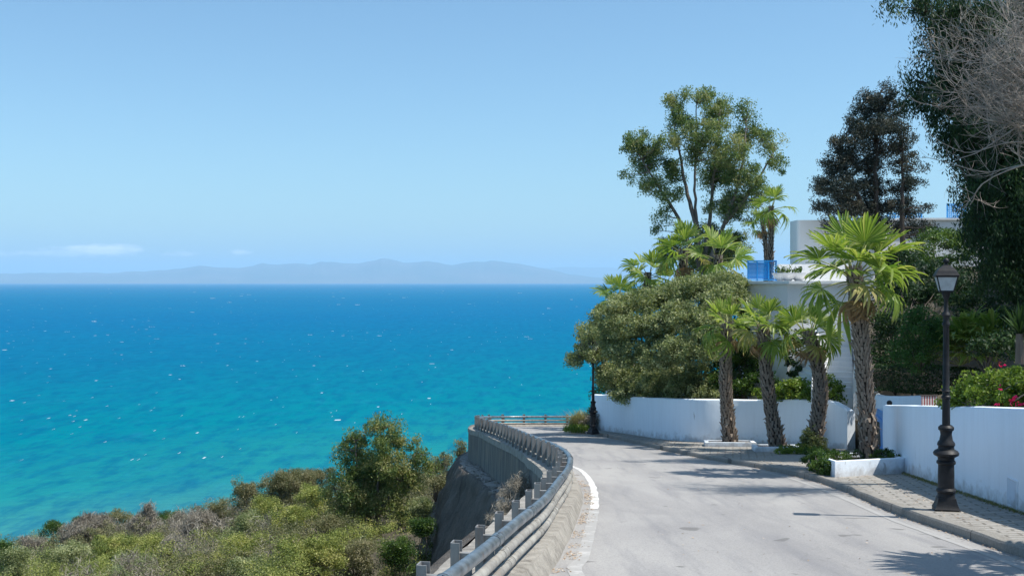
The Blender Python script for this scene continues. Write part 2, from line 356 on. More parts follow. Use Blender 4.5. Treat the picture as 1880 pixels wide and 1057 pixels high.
# ------------------------------------------------------------------ numpy foliage
def rotbasis(rng, n, bias=None, bw=0.0):
    d = rng.normal(size=(n, 3))
    if bias is not None: d = d / np.linalg.norm(d, axis=1, keepdims=True) + np.asarray(bias) * bw
    d /= np.linalg.norm(d, axis=1, keepdims=True) + 1e-9
    w = np.cross(d, rng.normal(size=(n, 3))); w /= np.linalg.norm(w, axis=1, keepdims=True) + 1e-9
    return d, w
def leaf_quads(rng, c, L, aspect, bias=None, bw=0.0, var=0.35, fold=0.12):
    n = len(c); d, w = rotbasis(rng, n, bias, bw)
    ln = (L * (1 + var * rng.uniform(-1, 1, n)))[:, None]; nr = np.cross(d, w)
    a = c - d * ln * 0.5; t = c + d * ln * 0.5; mid = c - d * ln * 0.06
    l = mid + w * ln * aspect * 0.5 + nr * ln * fold * 0.4; r = mid - w * ln * aspect * 0.5 + nr * ln * fold * 0.4
    return np.stack([a, l, t, r], axis=1)
def quads_mesh(name, Q, tint, mat):
    n = len(Q); me = bpy.data.meshes.new(name)
    me.vertices.add(n * 4); me.vertices.foreach_set('co', Q.astype(np.float32).ravel())
    me.loops.add(n * 4); me.loops.foreach_set('vertex_index', np.arange(n * 4, dtype=np.int32))
    me.polygons.add(n); me.polygons.foreach_set('loop_start', np.arange(0, n * 4, 4, dtype=np.int32))
    me.polygons.foreach_set('loop_total', np.full(n, 4, dtype=np.int32))
    me.update(calc_edges=True)
    at = me.attributes.new('tint', 'FLOAT', 'FACE'); at.data.foreach_set('value', np.clip(tint, 0, 1).astype(np.float32))
    me.materials.append(mat); return me
def clumps(rng, ells, per_m3, clump_r, shell=0.55, flat=1.0, mn=3):
    """clump centres through a set of ellipsoids (c, rx, ry, rz)"""
    out = []; own = []
    for i, (c, rx, ry, rz_) in enumerate(ells):
        vol = 4.19 * rx * ry * rz_; n = max(mn, int(vol * per_m3))
        d = rng.normal(size=(n, 3)); d /= np.linalg.norm(d, axis=1, keepdims=True)
        r = (shell ** 3 + (1 - shell ** 3) * rng.random(n)) ** (1 / 3.0)
        if shell <= 0: r = rng.random(n) ** (1 / 3.0)
        r = r * (1 + rng.normal(size=n) * 0.10)
        out.append(np.asarray(c) + d * r[:, None] * np.array([rx, ry, rz_])); own += [i] * n
    return np.concatenate(out), np.array(own)
def foliage(rng, ells, per_m3, clump_r, nleaf, L, aspect, bias=None, bw=0.0, shell=0.4, sq=0.7, mn=4, tvar=0.22):
    C, own = clumps(rng, ells, per_m3, clump_r, shell, mn=mn)
    k = np.maximum(3, (nleaf * rng.uniform(0.5, 1.5, len(C))).astype(int))
    idx = np.repeat(np.arange(len(C)), k)
    cr = clump_r * rng.uniform(0.6, 1.3, len(C))
    off = np.clip(rng.normal(size=(len(idx), 3)), -1.7, 1.7) * 0.55; off[:, 2] *= sq
    pos = C[idx] + off * cr[idx][:, None]
    ctint = rng.normal(0.45, tvar, len(C)) + rng.normal(0, 0.08, len(ells))[own]
    t = ctint[idx] + rng.normal(0, 0.16, len(idx))
    return leaf_quads(rng, pos, L, aspect, bias, bw), t, C
def E(px, py, D, rx, ry, dep=None):
    """crown lobe seen at (px,py), distance D, radii in photo pixels; depth radius in metres"""
    s = D / F; return (P(px, py, D), rx * s, dep if dep else max(rx, ry) * s * 0.95, ry * s)
def limb(mb, rng, a, b, r0, r1, sag=0.0, n=5, wob=0.08, sides=6):
    a = Vector(a); b = Vector(b); L = (b - a).length; pts = []; rr = []
    w = Vector(rng.normal(size=3)) * wob * L
    for i in range(n + 1):
        t = i / n; q = a.lerp(b, t) + w * math.sin(math.pi * t) * 0.6 + Vector((0, 0, -sag * L * math.sin(math.pi * t)))
        if 0 < i < n: q += Vector(rng.normal(size=3)) * 0.015 * L
        pts.append(q); rr.append(r0 + (r1 - r0) * t ** 0.8)
    mb.tube(pts, rr, sides); return pts
def branches(mb, rng, stems, C, frac, r0=0.03, reach=3.0, r1=0.006):
    """thin limbs from stem points out to a share of the leaf clumps"""
    S = np.array([tuple(p) for st in stems for p in st])
    for c in C[rng.random(len(C)) < frac]:
        d = np.linalg.norm(S - c, axis=1) + np.maximum(0, S[:, 2] - c[2]) * 1.2
        j = int(np.argmin(d))
        if d[j] < reach and d[j] > 0.15: limb(mb, rng, S[j], c, r0, r1, 0.03, 4, 0.1, 4)
def tree(name, label, cat, base, ells, stems, leaf, bark, seed, per_m3, clump_r, nleaf, L, aspect, bias=None, bw=0.0, r0=0.16, frac=0.5, shell=0.35, group=None, brad=0.03, reach=3.0, sq=0.7, tvar=0.22, mn=4, grow=1.0):
    rng = np.random.default_rng(seed); ells = [(c, a * grow, b * grow, d * grow) for c, a, b, d in ells]
    root = empty(name, base, label, cat, group)
    Q, t, C = foliage(rng, ells, per_m3, clump_r, nleaf, L, aspect, bias, bw, shell, sq, mn, tvar)
    Q = Q - np.array(tuple(base))
    mb = MB(); ss = []
    for st in stems:
        st = [Vector(p) for p in st]; path = catmull(st, 0.4); n = len(path)
        for i in range(1, n): path[i] = path[i] + Vector(rng.normal(size=3)) * 0.02
        ss.append(path); mb.tube(path, [r0 * (1 - 0.82 * i / (n - 1)) for i in range(n)], 8)
    branches(mb, rng, ss, C, frac, brad, reach)
    mb.build('trunk', bark, root, True, local=base)
    link('crown', quads_mesh('crown', Q, t, leaf), root)
    return root
def shrub(name, label, base, ells, leaf, seed, per_m3, clump_r, nleaf, L, aspect, cat='shrub', group=None, shell=0.4, bias=None, bw=0.0, stem=True, bark=None, tvar=0.22, sq=0.7, frac=0.25, mn=4):
    rng = np.random.default_rng(seed); root = empty(name, base, label, cat, group)
    Q, t, C = foliage(rng, ells, per_m3 * 1.5, clump_r, nleaf * 2.0, L, aspect, bias, bw, shell, sq, mn, tvar)
    link('foliage', quads_mesh('foliage', Q - np.array(tuple(base)), t, leaf), root)
    if stem:
        mb = MB()
        for c in C[rng.random(len(C)) < frac]: limb(mb, rng, Vector(base), Vector(c), 0.022, 0.005, 0.0, 4, 0.12, 4)
        if mb.v: mb.build('stems', bark or M['bark'], root, True, local=base)
    return root

# ------------------------------------------------------------------ plan of the road
RAIL = [(-2.9, -10), (-1.35, 2), (-0.416, 7.5), (-0.274, 8.3), (0.063, 10.5), (0.375, 12.5), (0.64, 14.9), (0.89, 17.2), (1.04, 19.5), (1.06, 21.5), (0.907, 24.2), (0.436, 29), (-0.21, 35.6), (-1.12, 42.6)]
LEDGE = [(-3.6, -10), (-1.95, 2), (-0.76, 10.1), (-0.57, 11.5), (-0.41, 12.5), (-0.25, 13.8), (0.1, 16.4), (0.27, 17.9), (0.5, 19.7), (0.61, 21.5), (0.59, 23.2), (0.39, 26.3), (0.18, 29.7), (-0.2, 33), (-0.66, 36.6), (-1.09, 40.5), (-1.55, 44.5)]
def interp(tab, D):
    D = max(tab[0][1], min(tab[-1][1], D))
    for (x0, d0), (x1, d1) in zip(tab[:-1], tab[1:]):
        if d0 <= D <= d1: return x0 + (x1 - x0) * (D - d0) / (d1 - d0)
RS = [(p.x, p.y) for p in catmull([(x, y, 0) for x, y in RAIL], 0.6)]
LS = [(p.x, p.y) for p in catmull([(x, y, 0) for x, y in LEDGE], 0.6)]
pairs = []                                               # (rail point, outer ledge point, rail top above the road plane)
D = -10.0
while D < 42.4:
    pairs.append(((interp(RS, D), D), (interp(LS, D), D), 0.60)); D += 0.5
bend = [((-1.22, 43.4), (-1.62, 43.6), .60), ((-1.36, 45.6), (-1.83, 46.0), .57), ((-1.38, 47.6), (-1.92, 48.5), .54), ((-1.22, 49.6), (-1.80, 50.6), .50), ((-0.80, 51.0), (-1.25, 52.3), .47),
        ((0.0, 51.8), (-0.2, 53.1), .45), ((1.4, 52.0), (1.4, 53.3), .45), ((3.2, 51.9), (3.3, 53.2), .45), ((6, 51.3), (6.4, 52.6), .45), ((10, 49.6), (10.6, 50.8), .45), ((14, 47.2), (14.8, 48.2), .45), ((20, 43), (20.9, 44), .45)]
cb = catmull([(a[0], a[1], o) for a, b_, o in bend], 0.6)
# resample both sides of the bend together
Pb = []
for i in range(len(bend) - 1):
    for kk in range(5):
        t = kk / 5.0; Pb.append(i + t)
def cr(vals, u):
    i = min(int(u), len(vals) - 2); t = u - i; g = lambda j: np.array(vals[max(0, min(len(vals) - 1, j))])
    p0, p1, p2, p3 = g(i - 1), g(i), g(i + 1), g(i + 2)
    return 0.5 * ((2 * p1) + (p2 - p0) * t + (2 * p0 - 5 * p1 + 4 * p2 - p3) * t * t + (3 * p1 - p0 - 3 * p2 + p3) * t ** 3)
ra = [b_[0] for b_ in bend]; la = [b_[1] for b_ in bend]; oa = [(b_[2],) for b_ in bend]
for u in Pb + [len(bend) - 1.0]:
    pairs.append((tuple(cr(ra, u)), tuple(cr(la, u)), float(cr(oa, u)[0])))
KERB = [(4.6, -12), (5.3, 0), (5.55, 8), (5.67, 12.07), (5.70, 14.0), (5.72, 16.1), (5.82, 17.4), (5.95, 18.8), (6.08, 21.2), (6.05, 22.4), (5.98, 23.3), (5.78, 25.0), (5.45, 26.6), (5.04, 28.7), (4.55, 32), (4.15, 36), (3.6, 40.4), (3.0, 43.0), (2.9, 44.6), (3.5, 46.6), (5.5, 47.4), (9, 46), (13, 43.4), (19, 39.5)]
KC = catmull([(x, y, 0) for x, y in KERB], 0.5)
WALLL = [(1097, 787), (1165, 796), (1223, 804.7), (1283, 810.0), (1362, 812), (1453, 815.7), (1524, 820.5), (1570, 824)]
WL = [G(px, py, 0.12) for px, py in WALLL]
WRB = [Vector((6.1, -8, 0)), Vector((6.55, 2, 0)), Vector((6.95, 10, 0)), Vector((7.2, 15.3, 0)), Vector((7.6, 18.6, 0)), Vector((8.1, 22.6, 0)), Vector((8.62, 25.3, 0))]

# ------------------------------------------------------------------ setting
def structure(o): o['kind'] = 'structure'; return o
# sea
m, nt, b = mk('sea_water'); k = N(nt); g = k.pos(); s = k.n('ShaderNodeSeparateXYZ'); k.l(g, s.inputs[0])
# distance from the shore line: shallow sand shows through near land
dist = k.math('SUBTRACT', k.math('MULTIPLY', s.outputs['Y'], 0.80), k.math('MULTIPLY', s.outputs['X'], 0.60))
dist = k.math('ADD', dist, k.math('MULTIPLY', k.math('SUBTRACT', k.noise(g, 0.004, 4, 0.5), 0.5), 130.0))
lg = k.math('DIVIDE', k.math('LOGARITHM', k.math('MAXIMUM', dist, 100.0), 10.0), 5.0)
col = k.ramp(lg, [(0.436, (0.085, 0.27, 0.26)), (0.468, (0.012, 0.205, 0.225)), (0.50, (0.0, 0.178, 0.228)), (0.55, (0.0, 0.135, 0.245)), (0.61, (0.0, 0.130, 0.275)), (0.72, (0.0, 0.142, 0.285)), (0.86, (0.0, 0.12, 0.27))])
fold_ = k.math('ADD', k.math('MULTIPLY', k.noise(k.pos((1, 0.25, 1)), 0.06, 5, 0.6), 0.6), k.math('MULTIPLY', k.noise(k.pos((0.3, 1, 1)), 0.5, 3, 0.6), 0.4))
col = k.mix(k.ramp(fold_, [(0.40, 0.0), (0.62, 0.36)]), col, (0.0, 0.095, 0.22))
rip = k.noise(k.pos((1, 0.3, 1)), 0.20, 3, 0.7)
col = k.mix(k.ramp(rip, [(0.46, 0.0), (0.64, 0.5)]), col, (0.0, 0.085, 0.20))
col = k.mix(k.ramp(k.noise(k.pos((1, 0.35, 1)), 0.13, 4, 0.7), [(0.55, 0.0), (0.72, 0.22)]), col, (0.02, 0.22, 0.34))
pat = k.noise(k.pos((0.25, 1, 1)), 0.0022, 5, 0.55)
col = k.mix(k.ramp(pat, [(0.45, 0.0), (0.7, 0.14)]), col, (0.0, 0.18, 0.30))
k.l(col, b.inputs['Base Color']); b.inputs['Roughness'].default_value = 0.5; b.inputs['Specular IOR Level'].default_value = 0.0
k.bump(k.math('ADD', k.noise(k.pos((0.45, 1, 1)), 0.30, 7, 0.65), k.math('MULTIPLY', k.noise(k.pos((0.5, 1, 1)), 0.05, 3, 0.5), 2.5)), 0.9, 1.2, b)
M['sea'] = m
mb = MB(); R_ = 62000
ring = [(-R_, -3000), (R_, -3000), (R_, R_), (-R_, R_)]
mb.add([(x, y, 0.0) for x, y in ring], [(0, 1, 2, 3)])
structure(mb.build('sea', M['sea']))
# whitecaps: low crests of foam, thousands across the bay
rng = np.random.default_rng(5); Q = []; T = []
n = 0
while n < 1100:
    py = 521 + 330 * rng.random() ** 2.1; px = rng.uniform(-80, 1400)
    Dd = CZ * F / (py - HY)
    if py > 1010 - (px * 0.25) - 30: continue
    if py > 630 and rng.random() < 0.65: continue
    if noise.noise(Vector((px * 0.012, py * 0.03, 3.0))) < -0.18 and rng.random() < 0.8: continue
    x = (px - CX) / F * Dd
    big = rng.random() ** 9
    wpx = (1.3 + 11 * big) * (0.45 + 0.6 * rng.random()); hpx = (0.42 + 1.0 * big) * (0.7 + 0.5 * rng.random())
    wpx *= min(1.0, 0.45 + (py - 520) / 90.0); hpx *= min(1.0, 0.55 + (py - 520) / 90.0)
    w = wpx * Dd / F; h = hpx * Dd / F * 0.5; w = min(w, 26); h = min(h, 2.2)
    seg = 1 if w < 3 else 3; tilt = rng.uniform(-0.25, 0.25)
    for q in range(seg):
        x0 = x + (q - seg / 2) * w / seg; x1 = x0 + w / seg * 0.95; hh = h * rng.uniform(0.5, 1.0); y0 = Dd + rng.uniform(-1, 1) * w * 0.3
        z0 = 0.05; dy = max(2.0, h * 5)
        Q.append([(x0, y0, z0), (x1, y0 + tilt * w, z0), (x1 - w * .1, y0 + tilt * w + dy * .5, hh), (x0 + w * .1, y0 + dy * .5, hh * .8)])
        Q.append([(x0 + w * .1, y0 + dy * .5, hh * .8), (x1 - w * .1, y0 + tilt * w + dy * .5, hh), (x1, y0 + tilt * w + dy, z0), (x0, y0 + dy, z0)])
    n += 1
o = link('whitecaps', quads_mesh('whitecaps', np.array(Q), np.zeros(len(Q)), M['foam'])); tag(o, 'scattered white wave crests on the windy blue sea', 'wave foam', kind='stuff')
# far coast
ridge = [(-900, 512), (-600, 500), (-300, 494), (-100, 500), (0, 503), (60, 500.5), (130, 500), (200, 501), (225, 498), (270, 497), (330, 494), (365, 487), (400, 491), (440, 492), (465, 489), (482, 484), (510, 486), (540, 484.5), (570, 486), (590, 481), (640, 484), (670, 482), (700, 475), (718, 475.5), (740, 482), (780, 479.5), (830, 486), (870, 481), (900, 479), (960, 486), (1000, 493), (1040, 502), (1080, 508), (1150, 514), (1250, 517)]
def far_hills(name, ridge, D, dep, seed, amp=1.0):
    vs = []; fs = []; xs = np.arange(ridge[0][0], ridge[-1][0] + 1, 3.0)
    ys = np.interp(xs, [r[0] for r in ridge], [r[1] for r in ridge]); m = 9
    for i, (px, py) in enumerate(zip(xs, ys)):
        x = (px - CX) / F * D; h = max(5.0, CZ - (py - HY) / F * D) ; h += noise.noise(Vector((px * 0.05, seed, 0))) * 22 * amp
        for j in range(m):
            t = j / (m - 1); prof = math.sin(math.pi * min(1, t * 1.25) * 0.5) if t < 0.8 else 1 - (t - 0.8) / 0.2
            nn = noise.fractal(Vector((px * 0.022, t * 3.2, seed)), 1.0, 2.0, 5)
            z = max(-5, h * prof * (1 + (0.45 * nn * (1 - prof * 0.9) if t < 0.8 else 0))) if 0 < j < m - 1 else -5
            vs.append((x * (1 + (t - 0.8) * dep / D), D + (t - 0.8) * dep, z))
    for i in range(len(xs) - 1):
        for j in range(m - 1):
            a = i * m + j; fs.append((a, a + m, a + m + 1, a + 1))
    mb = MB(); mb.add(vs, fs); return structure(mb.build(name, M['mountain'], smooth=True))
far_hills('hills', ridge, 31000, 7000, 1.3)
far_hills('far_hills', [(700, 517), (820, 500), (960, 492), (1060, 489), (1120, 491), (1180, 498), (1300, 506), (1500, 512)], 46000, 5000, 7.1)

# land: heightfield, columns laid out from the ledge edge outward
def ledge_x(D):
    if D <= 44.5: return interp(LS, D)
    if D <= 48.5: return -1.55 - (D - 44.5) * 0.09
    return -1.9 + max(0, D - 48.5) * 0.42 + max(0, D - 52) * 2.2
def hill_depth(x, D):
    e = 8.9 + (D - 30) * 0.09 + (-x - 5) * 0.175
    if D > 66: e += (D - 66) * 0.42
    if D < 30: e += (30 - D) * 0.06
    e += max(0, 42 - D) * 0.36 * max(0, min(1, (x + 7) / 3))
    edge = ledge_x(D)
    e = e + 0.5 * noise.noise(Vector((x * 0.2, D * 0.2, 0)))
    return min(e, CZ + 6)
def wallx(D):
    if D < 25.3: return interp([(p.x, p.y) for p in WRB], max(D, -8))
    if D < 31.2: return 9.8 - (31.2 - D) * 0.15
    if D < 45.6: return interp([(p.x, p.y) for p in WL][::-1], D)
    return 3.6 + (D - 45.6) * 3.0
def garden_z(x, D):
    e = x - wallx(D); base = rz(D)
    rise = 0.95 + max(0, min(e - 2.2, 12)) * 0.50
    if D < 36 and 29 < D: pass
    z = base + rise + 0.12 * noise.noise(Vector((x * .6, D * .6, 4)))
    return min(z, CZ + 0.6 + 0.15 * noise.noise(Vector((x, D, 1))))
vs = []; fs = []
Ds = list(np.arange(-14, 54, 1.0)) + list(np.arange(54, 200, 4.0)); offs_l = [-180, -140, -110, -90, -75, -62, -52, -44, -38, -32, -27, -23, -19.5, -16.5, -14, -12, -10, -8.5, -7.2, -6, -5, -4, -3.0, -2.2]
cols = None
for D in Ds:
    row = []; lx = ledge_x(D)
    for o_ in offs_l:
        x = lx + o_; row.append((x, D, CZ - hill_depth(x, D)))
    inland = D < 49
    row.append((lx + 0.10, D, rz(D, -3.2) if inland else CZ - hill_depth(lx, D) - 1.0))
    x = lx + 0.25
    zb = rz(D, -0.35) if inland and D < 53 else CZ - hill_depth(x, D) - 0.0
    row.append((x, D, zb))
    wx = max(wallx(D), lx + 1.5) if inland else lx + 8
    row.append(((lx + wx) / 2, D, rz(D, -0.35) if inland else CZ - hill_depth(lx + 3, D)))
    row.append((wx + 0.10, D, rz(D, -0.35) if inland else CZ - hill_depth(lx + 5, D)))
    for e in (0.14, 1.2, 2.2, 3.2, 4.4, 5.8, 7.4, 9.2, 11.5, 14.5, 20, 30, 60, 120):
        x = wx + e
        if inland: z = garden_z(x, D)
        else:
            z = CZ - hill_depth(x, D) if D < 56 else CZ - hill_depth(x, D)
            if D < 58 and e > 3: z = max(z, garden_z(x, 48) - (D - 48) * 1.0)
        row.append((x, D, z))
    cols = len(row); vs += row
for i in range(len(Ds) - 1):
    for j in range(cols - 1):
        a = i * cols + j; fs.append((a, a + 1, a + cols + 1, a + cols))
mb = MB(); mb.add(vs, fs); structure(mb.build('hillside_ground', M['terrain'], smooth=True, angle=50))

# road surface: one sloping sheet under kerbs and ledge
out = [Vector((p[1][0] + 0.25, p[1][1], rz(p[1][1], 0.0))) for p in pairs]
out = [Vector((p[0][0] - 0.05, p[0][1], rz(p[0][1], 0.0))) for p in pairs]
right = [Vector((p.x + 0.1, p.y, rz(p.y, 0))) for p in KC]
mb = MB()
poly = out + right[::-1]
bm = bmesh.new(); bvs = [bm.verts.new(p) for p in poly]; f_ = bm.faces.new(bvs); bmesh.ops.triangulate(bm, faces=[f_])
me = bpy.data.meshes.new('road'); bm.normal_update()
if sum(f.normal.z for f in bm.faces) < 0: bmesh.ops.reverse_faces(bm, faces=bm.faces)
bm.to_mesh(me); bm.free(); me.materials.append(M['road']); structure(link('road', me))

# kerb and pavement on the right
kp = [Vector((p.x, p.y, rz(p.y, 0))) for p in KC]
mb = MB(); mb.sweep(kp, [(-0.015, -0.2), (-0.005, 0.095), (0.015, 0.12), (0.17, 0.125), (0.17, -0.2)], 0.035)
structure(mb.build('kerb', M['kerb']))
def fill(name, left, rightp, off, mat):
    bm = bmesh.new(); vs_ = [bm.verts.new((p.x, p.y, rz(p.y, off))) for p in left + rightp[::-1]]
    f_ = bm.faces.new(vs_); bmesh.ops.triangulate(bm, faces=[f_]); bm.normal_update()
    if sum(f.normal.z for f in bm.faces) < 0: bmesh.ops.reverse_faces(bm, faces=bm.faces)
    me = bpy.data.meshes.new(name); bm.to_mesh(me); bm.free(); me.materials.append(mat); return structure(link(name, me))
wr = catmull([(p.x + 0.1, p.y, 0) for p in WRB], 1.0); wlp = catmull([(p.x + 0.1, p.y + 0.1, 0) for p in WL], 1.0)
kk_ = [p + Vector((0.16, 0, 0)) for p in KC if p.y < 46.7 and p.x < 3.7 or p.y < 43]
inner = wr + [Vector((9.2, 28, 0)), Vector((9.9, 31.2, 0))] + wlp[::-1][1:]
fill('pavement', kk_, inner, 0.118, M['pavement'])
# paved drive to the blue gate
fill('driveway', [Vector((6.16, 22.6, 0)), Vector((6.12, 24.2, 0)), Vector((6.0, 25.6, 0)), Vector((5.75, 26.9, 0))], [Vector((7.3, 23.3, 0)), Vector((8.4, 25.4, 0)), Vector((8.8, 27.6, 0)), Vector((7.5, 28.3, 0))], 0.123, M['driveway'])

# painted edge line and worn strip along the kerb
def strip(name, pts, w, off, mat, wob=0.0):
    path = catmull([(x, y, 0) for x, y in pts], 0.25); vs = []; fs = []
    for i, p in enumerate(path):
        t = (path[min(i + 1, len(path) - 1)] - path[max(0, i - 1)]); t.normalize(); nr = Vector((t.y, -t.x, 0)); t_ = i / (len(path) - 1)
        ww = w(t_) if callable(w) else w
        for sgn in (-1, 1):
            q = p + nr * sgn * ww * 0.5 * (1 + wob * noise.noise(Vector((i * 0.5, sgn * 9, 0)))); vs.append((q.x, q.y, rz(q.y, off)))
    for i in range(len(path) - 1): a = 2 * i; fs.append((a, a + 1, a + 3, a + 2))
    mb = MB(); mb.add(vs, fs); return structure(mb.build(name, mat))
lp = lambda px, py: (lambda q: (q.x, q.y))(G(px, py, 0))
strip('road_marking', [lp(1046, 854.5), lp(1063, 861), lp(1077, 873), lp(1088, 892), lp(1092, 915), lp(1091, 934)], lambda t: 0.10 + 0.035 * t, 0.004, M['paint'], 0.35)
strip('road_marking', [lp(1090.5, 936), lp(1087, 955), lp(1080, 985), lp(1070, 1020), lp(1058, 1057), (0.95, 9.0)], 0.15, 0.004, M['paint_faded'], 0.3)
strip('road_marking', [(3.9, 35), (4.75, 30.0), (5.30, 26.3), (5.75, 22.6), (5.62, 18.5), (5.42, 15.5), (5.36, 12), (5.1, 6)], 0.09, 0.004, M['paint_ghost'], 0.4)
# concrete ledge that carries the guard rail
vs = []; fs = []; m_ = 6
for i, ((rx, ry), (lx, ly), o_) in enumerate(pairs):
    a = Vector((rx, ry, 0)); b_ = Vector((lx, ly, 0)); d = (b_ - a).normalized()
    kt = 0.20 - (0.60 - o_) * 0.8
    nn = noise.noise(Vector((rx * .5, ry * 0.5, 0))) * 0.02 + noise.noise(Vector((1, ry * 3.3, 0))) * 0.012; n2 = noise.noise(Vector((lx * 2, ly * 1.1, 5))) * 0.05
    q0 = a - d * (0.22 + nn); q1 = a - d * (0.13 + nn * .6); q2 = a + d * 0.1; q3 = b_ + d * n2; q4 = b_ + d * (n2 + 0.02)
    for q, off in ((q0, -0.15), (q0, 0.02), (q1, kt - .01 + nn * .3), (q2, kt), (q3, kt - 0.05 + n2 * .3), (q4, -0.04)):
        vs.append((q.x, q.y, rz(q.y, off)))
for i in range(len(pairs) - 1):
    for j in range(m_ - 1): a = i * m_ + j; fs.append((a, a + m_, a + m_ + 1, a + 1))
mb = MB(); mb.add(vs, fs); structure(mb.build('concrete_ledge', M['concrete'], smooth=True, angle=30))
# upright retaining wall below the ledge
mb = MB(); vs = []; fs = []
sel = [p for p in pairs if (p[1][1] > 15.5 and p[1][0] < 8)]
for i, ((rx, ry), (lx, ly), o_) in enumerate(sel):
    a = Vector((rx, ry, 0)); b_ = Vector((lx, ly, 0)); d = (b_ - a).normalized()
    for j, t in enumerate((0.13, -0.2, -0.8, -1.5, -2.4)):
        q = b_ + d * (-0.02 + 0.02 * j + 0.01 * noise.noise(Vector((lx, ly * 2, t))))
        vs.append((q.x, q.y, rz(q.y, t)))
for i in range(len(sel) - 1):
    for j in range(4): a = i * 5 + j; fs.append((a, a + 5, a + 6, a + 1))
nv = len(vs)
mb.add(vs, fs)
o = mb.build('retaining_wall', M['retaining'], smooth=True); sm = o.modifiers.new('thick', 'SOLIDIFY'); sm.thickness = 0.12; sm.offset = -1
tag(o, 'upright stained concrete retaining wall curving beneath the guard rail', 'retaining wall')
# rubble shelf below that wall, and the leaning rock face under it
SHELF = [(857, 828.5), (842, 838), (839.5, 849), (849, 863), (871, 878), (886, 893), (904, 911), (915, 932)]
sh = [G(px, py, -1.2) for px, py in SHELF]
sh = [Vector((-1.6, 54.5, rz(54.5, -1.2))), Vector((-2.05, 52.4, rz(52.4, -1.2)))] + sh[1:]
top = sh + [Vector((-0.38, 24.2, rz(24.2, -1.0))), Vector((-0.30, 20.5, rz(20.5, -0.7))), Vector((-0.30, 17.0, rz(17.0, -0.3))), Vector((-0.42, 14.2, rz(14.2, 0.05))), Vector((-0.62, 12.2, rz(12.2, 0.12))), Vector((-0.95, 9.5, rz(9.5, 0.12))), Vector((-2.0, 2, rz(2, 0.1))), Vector((-3.7, -10, rz(-10, 0.1)))]
tp = catmull(top, 0.45); vs = []; fs = []; rows = 16
# shelf floor between wall and edge
for i, p in enumerate(tp):
    if p.y < 14.6: break
    wx = ledge_x(p.y) + 0.06
    if p.y > 50.5: wx = -1.3
    for j in range(5):
        t = j / 4; q = Vector((p.x + (wx - p.x) * t, p.y, p.z + 0.02 + 0.10 * math.sin(t * 3.1) * noise.noise(Vector((p.x * 3, p.y * 1.3, t * 4)))))
        if j == 0: q = p + Vector((0.0, 0, 0.0))
        vs.append(q)
    ni = i
for i in range(ni):
    for j in range(4): a = i * 5 + j; fs.append((a, a + 1, a + 6, a + 5))
mb = MB(); mb.add(vs, fs); structure(mb.build('rubble_shelf', M['concrete'], smooth=True))
vs = []; fs = []; tp = catmull(top, 0.28); drs = [-0.01, 0.0, 0.08, 0.2, .35, .55, .75, 1.0, 1.25, 1.5, 1.75, 2.0, 2.3, 2.6, 2.9, 3.2, 3.6, 4.0, 4.4, 4.9, 5.4, 6.0, 7, 8.6, 10, 12]; rows = len(drs)
for i, p in enumerate(tp):
    t = tp[min(i + 1, len(tp) - 1)] - tp[max(0, i - 1)]; t.z = 0; t.normalize(); nr = Vector((t.y, -t.x, 0))
    if nr.x > 0 and p.y < 50: nr = -nr
    if p.y < 20: nr = Vector((-1, 0.0, 0)) if p.y < 16 else (nr * 0.5 + Vector((-1, 0, 0)) * 0.5).normalized()
    for j in range(rows):
        dr = drs[j]
        rough = 0.35 * noise.fractal(Vector((p.x * 0.7, p.y * 0.7, dr * 0.5)), 1.0, 2.0, 4) * min(1, dr) + 0.16 * noise.fractal(Vector((p.x * 2.2, p.y * 2.2, dr * 1.3)), 1.0, 2.0, 3) * min(1, dr * 3)
        u = 0.05 * min(1, dr * 5) + 0.34 * dr + rough
        q = p + nr * u
        if j == 0: q = p - nr * 0.12
        vs.append((q.x, q.y, p.z - dr + (0.02 if j < 2 else 0)))
for i in range(len(tp) - 1):
    for j in range(rows - 1): a = i * rows + j; fs.append((a, a + 1, a + rows + 1, a + rows))
mb = MB(); mb.add(vs, fs); structure(mb.build('cliff', M['cliff'], smooth=True))

# ------------------------------------------------------------------ guard rail
root = empty('guardrail', (pairs[40][0][0], pairs[40][0][1], rz(pairs[40][0][1])), 'long curved steel guard rail with three tubes along the seaward edge of the road', 'guard rail')
LOC = tuple(root.location)
for n_, (dz, rad, mt, tl) in enumerate(((0.0, 0.052, 'galv', 1.0), (-0.165, 0.046, 'rail_low', 0.96), (-0.305, 0.042, 'rail_low', 0.93))):
    path = [Vector((p[0][0], p[0][1], rz(p[0][1], p[2] + dz))) for p in pairs]
    path = catmull(path, 0.3)
    mb = MB(); mb.tube(path, [rad] * len(path), 12)
    for q, t in arcpoints(path, 2.1, 0.6 + n_ * 0.35):     # overlapping joints with bolts
        mb.tube([q - t * 0.10, q + t * 0.10], rad + 0.005, 12)
        mb.tube([q + t * 0.10, q + t * 0.11], rad + 0.009, 12)
        for sx in (-0.05, 0.04):
            mb.tube([q + t * sx + Vector((rad * .35, 0, rad * .92)), q + t * sx + Vector((rad * .40, 0, rad * 1.12))], 0.011, 6)
    mb.build('rail', M[mt], root, True, local=LOC, angle=40)
path = catmull([Vector((p[0][0], p[0][1], rz(p[0][1], p[2]))) for p in pairs], 0.3)
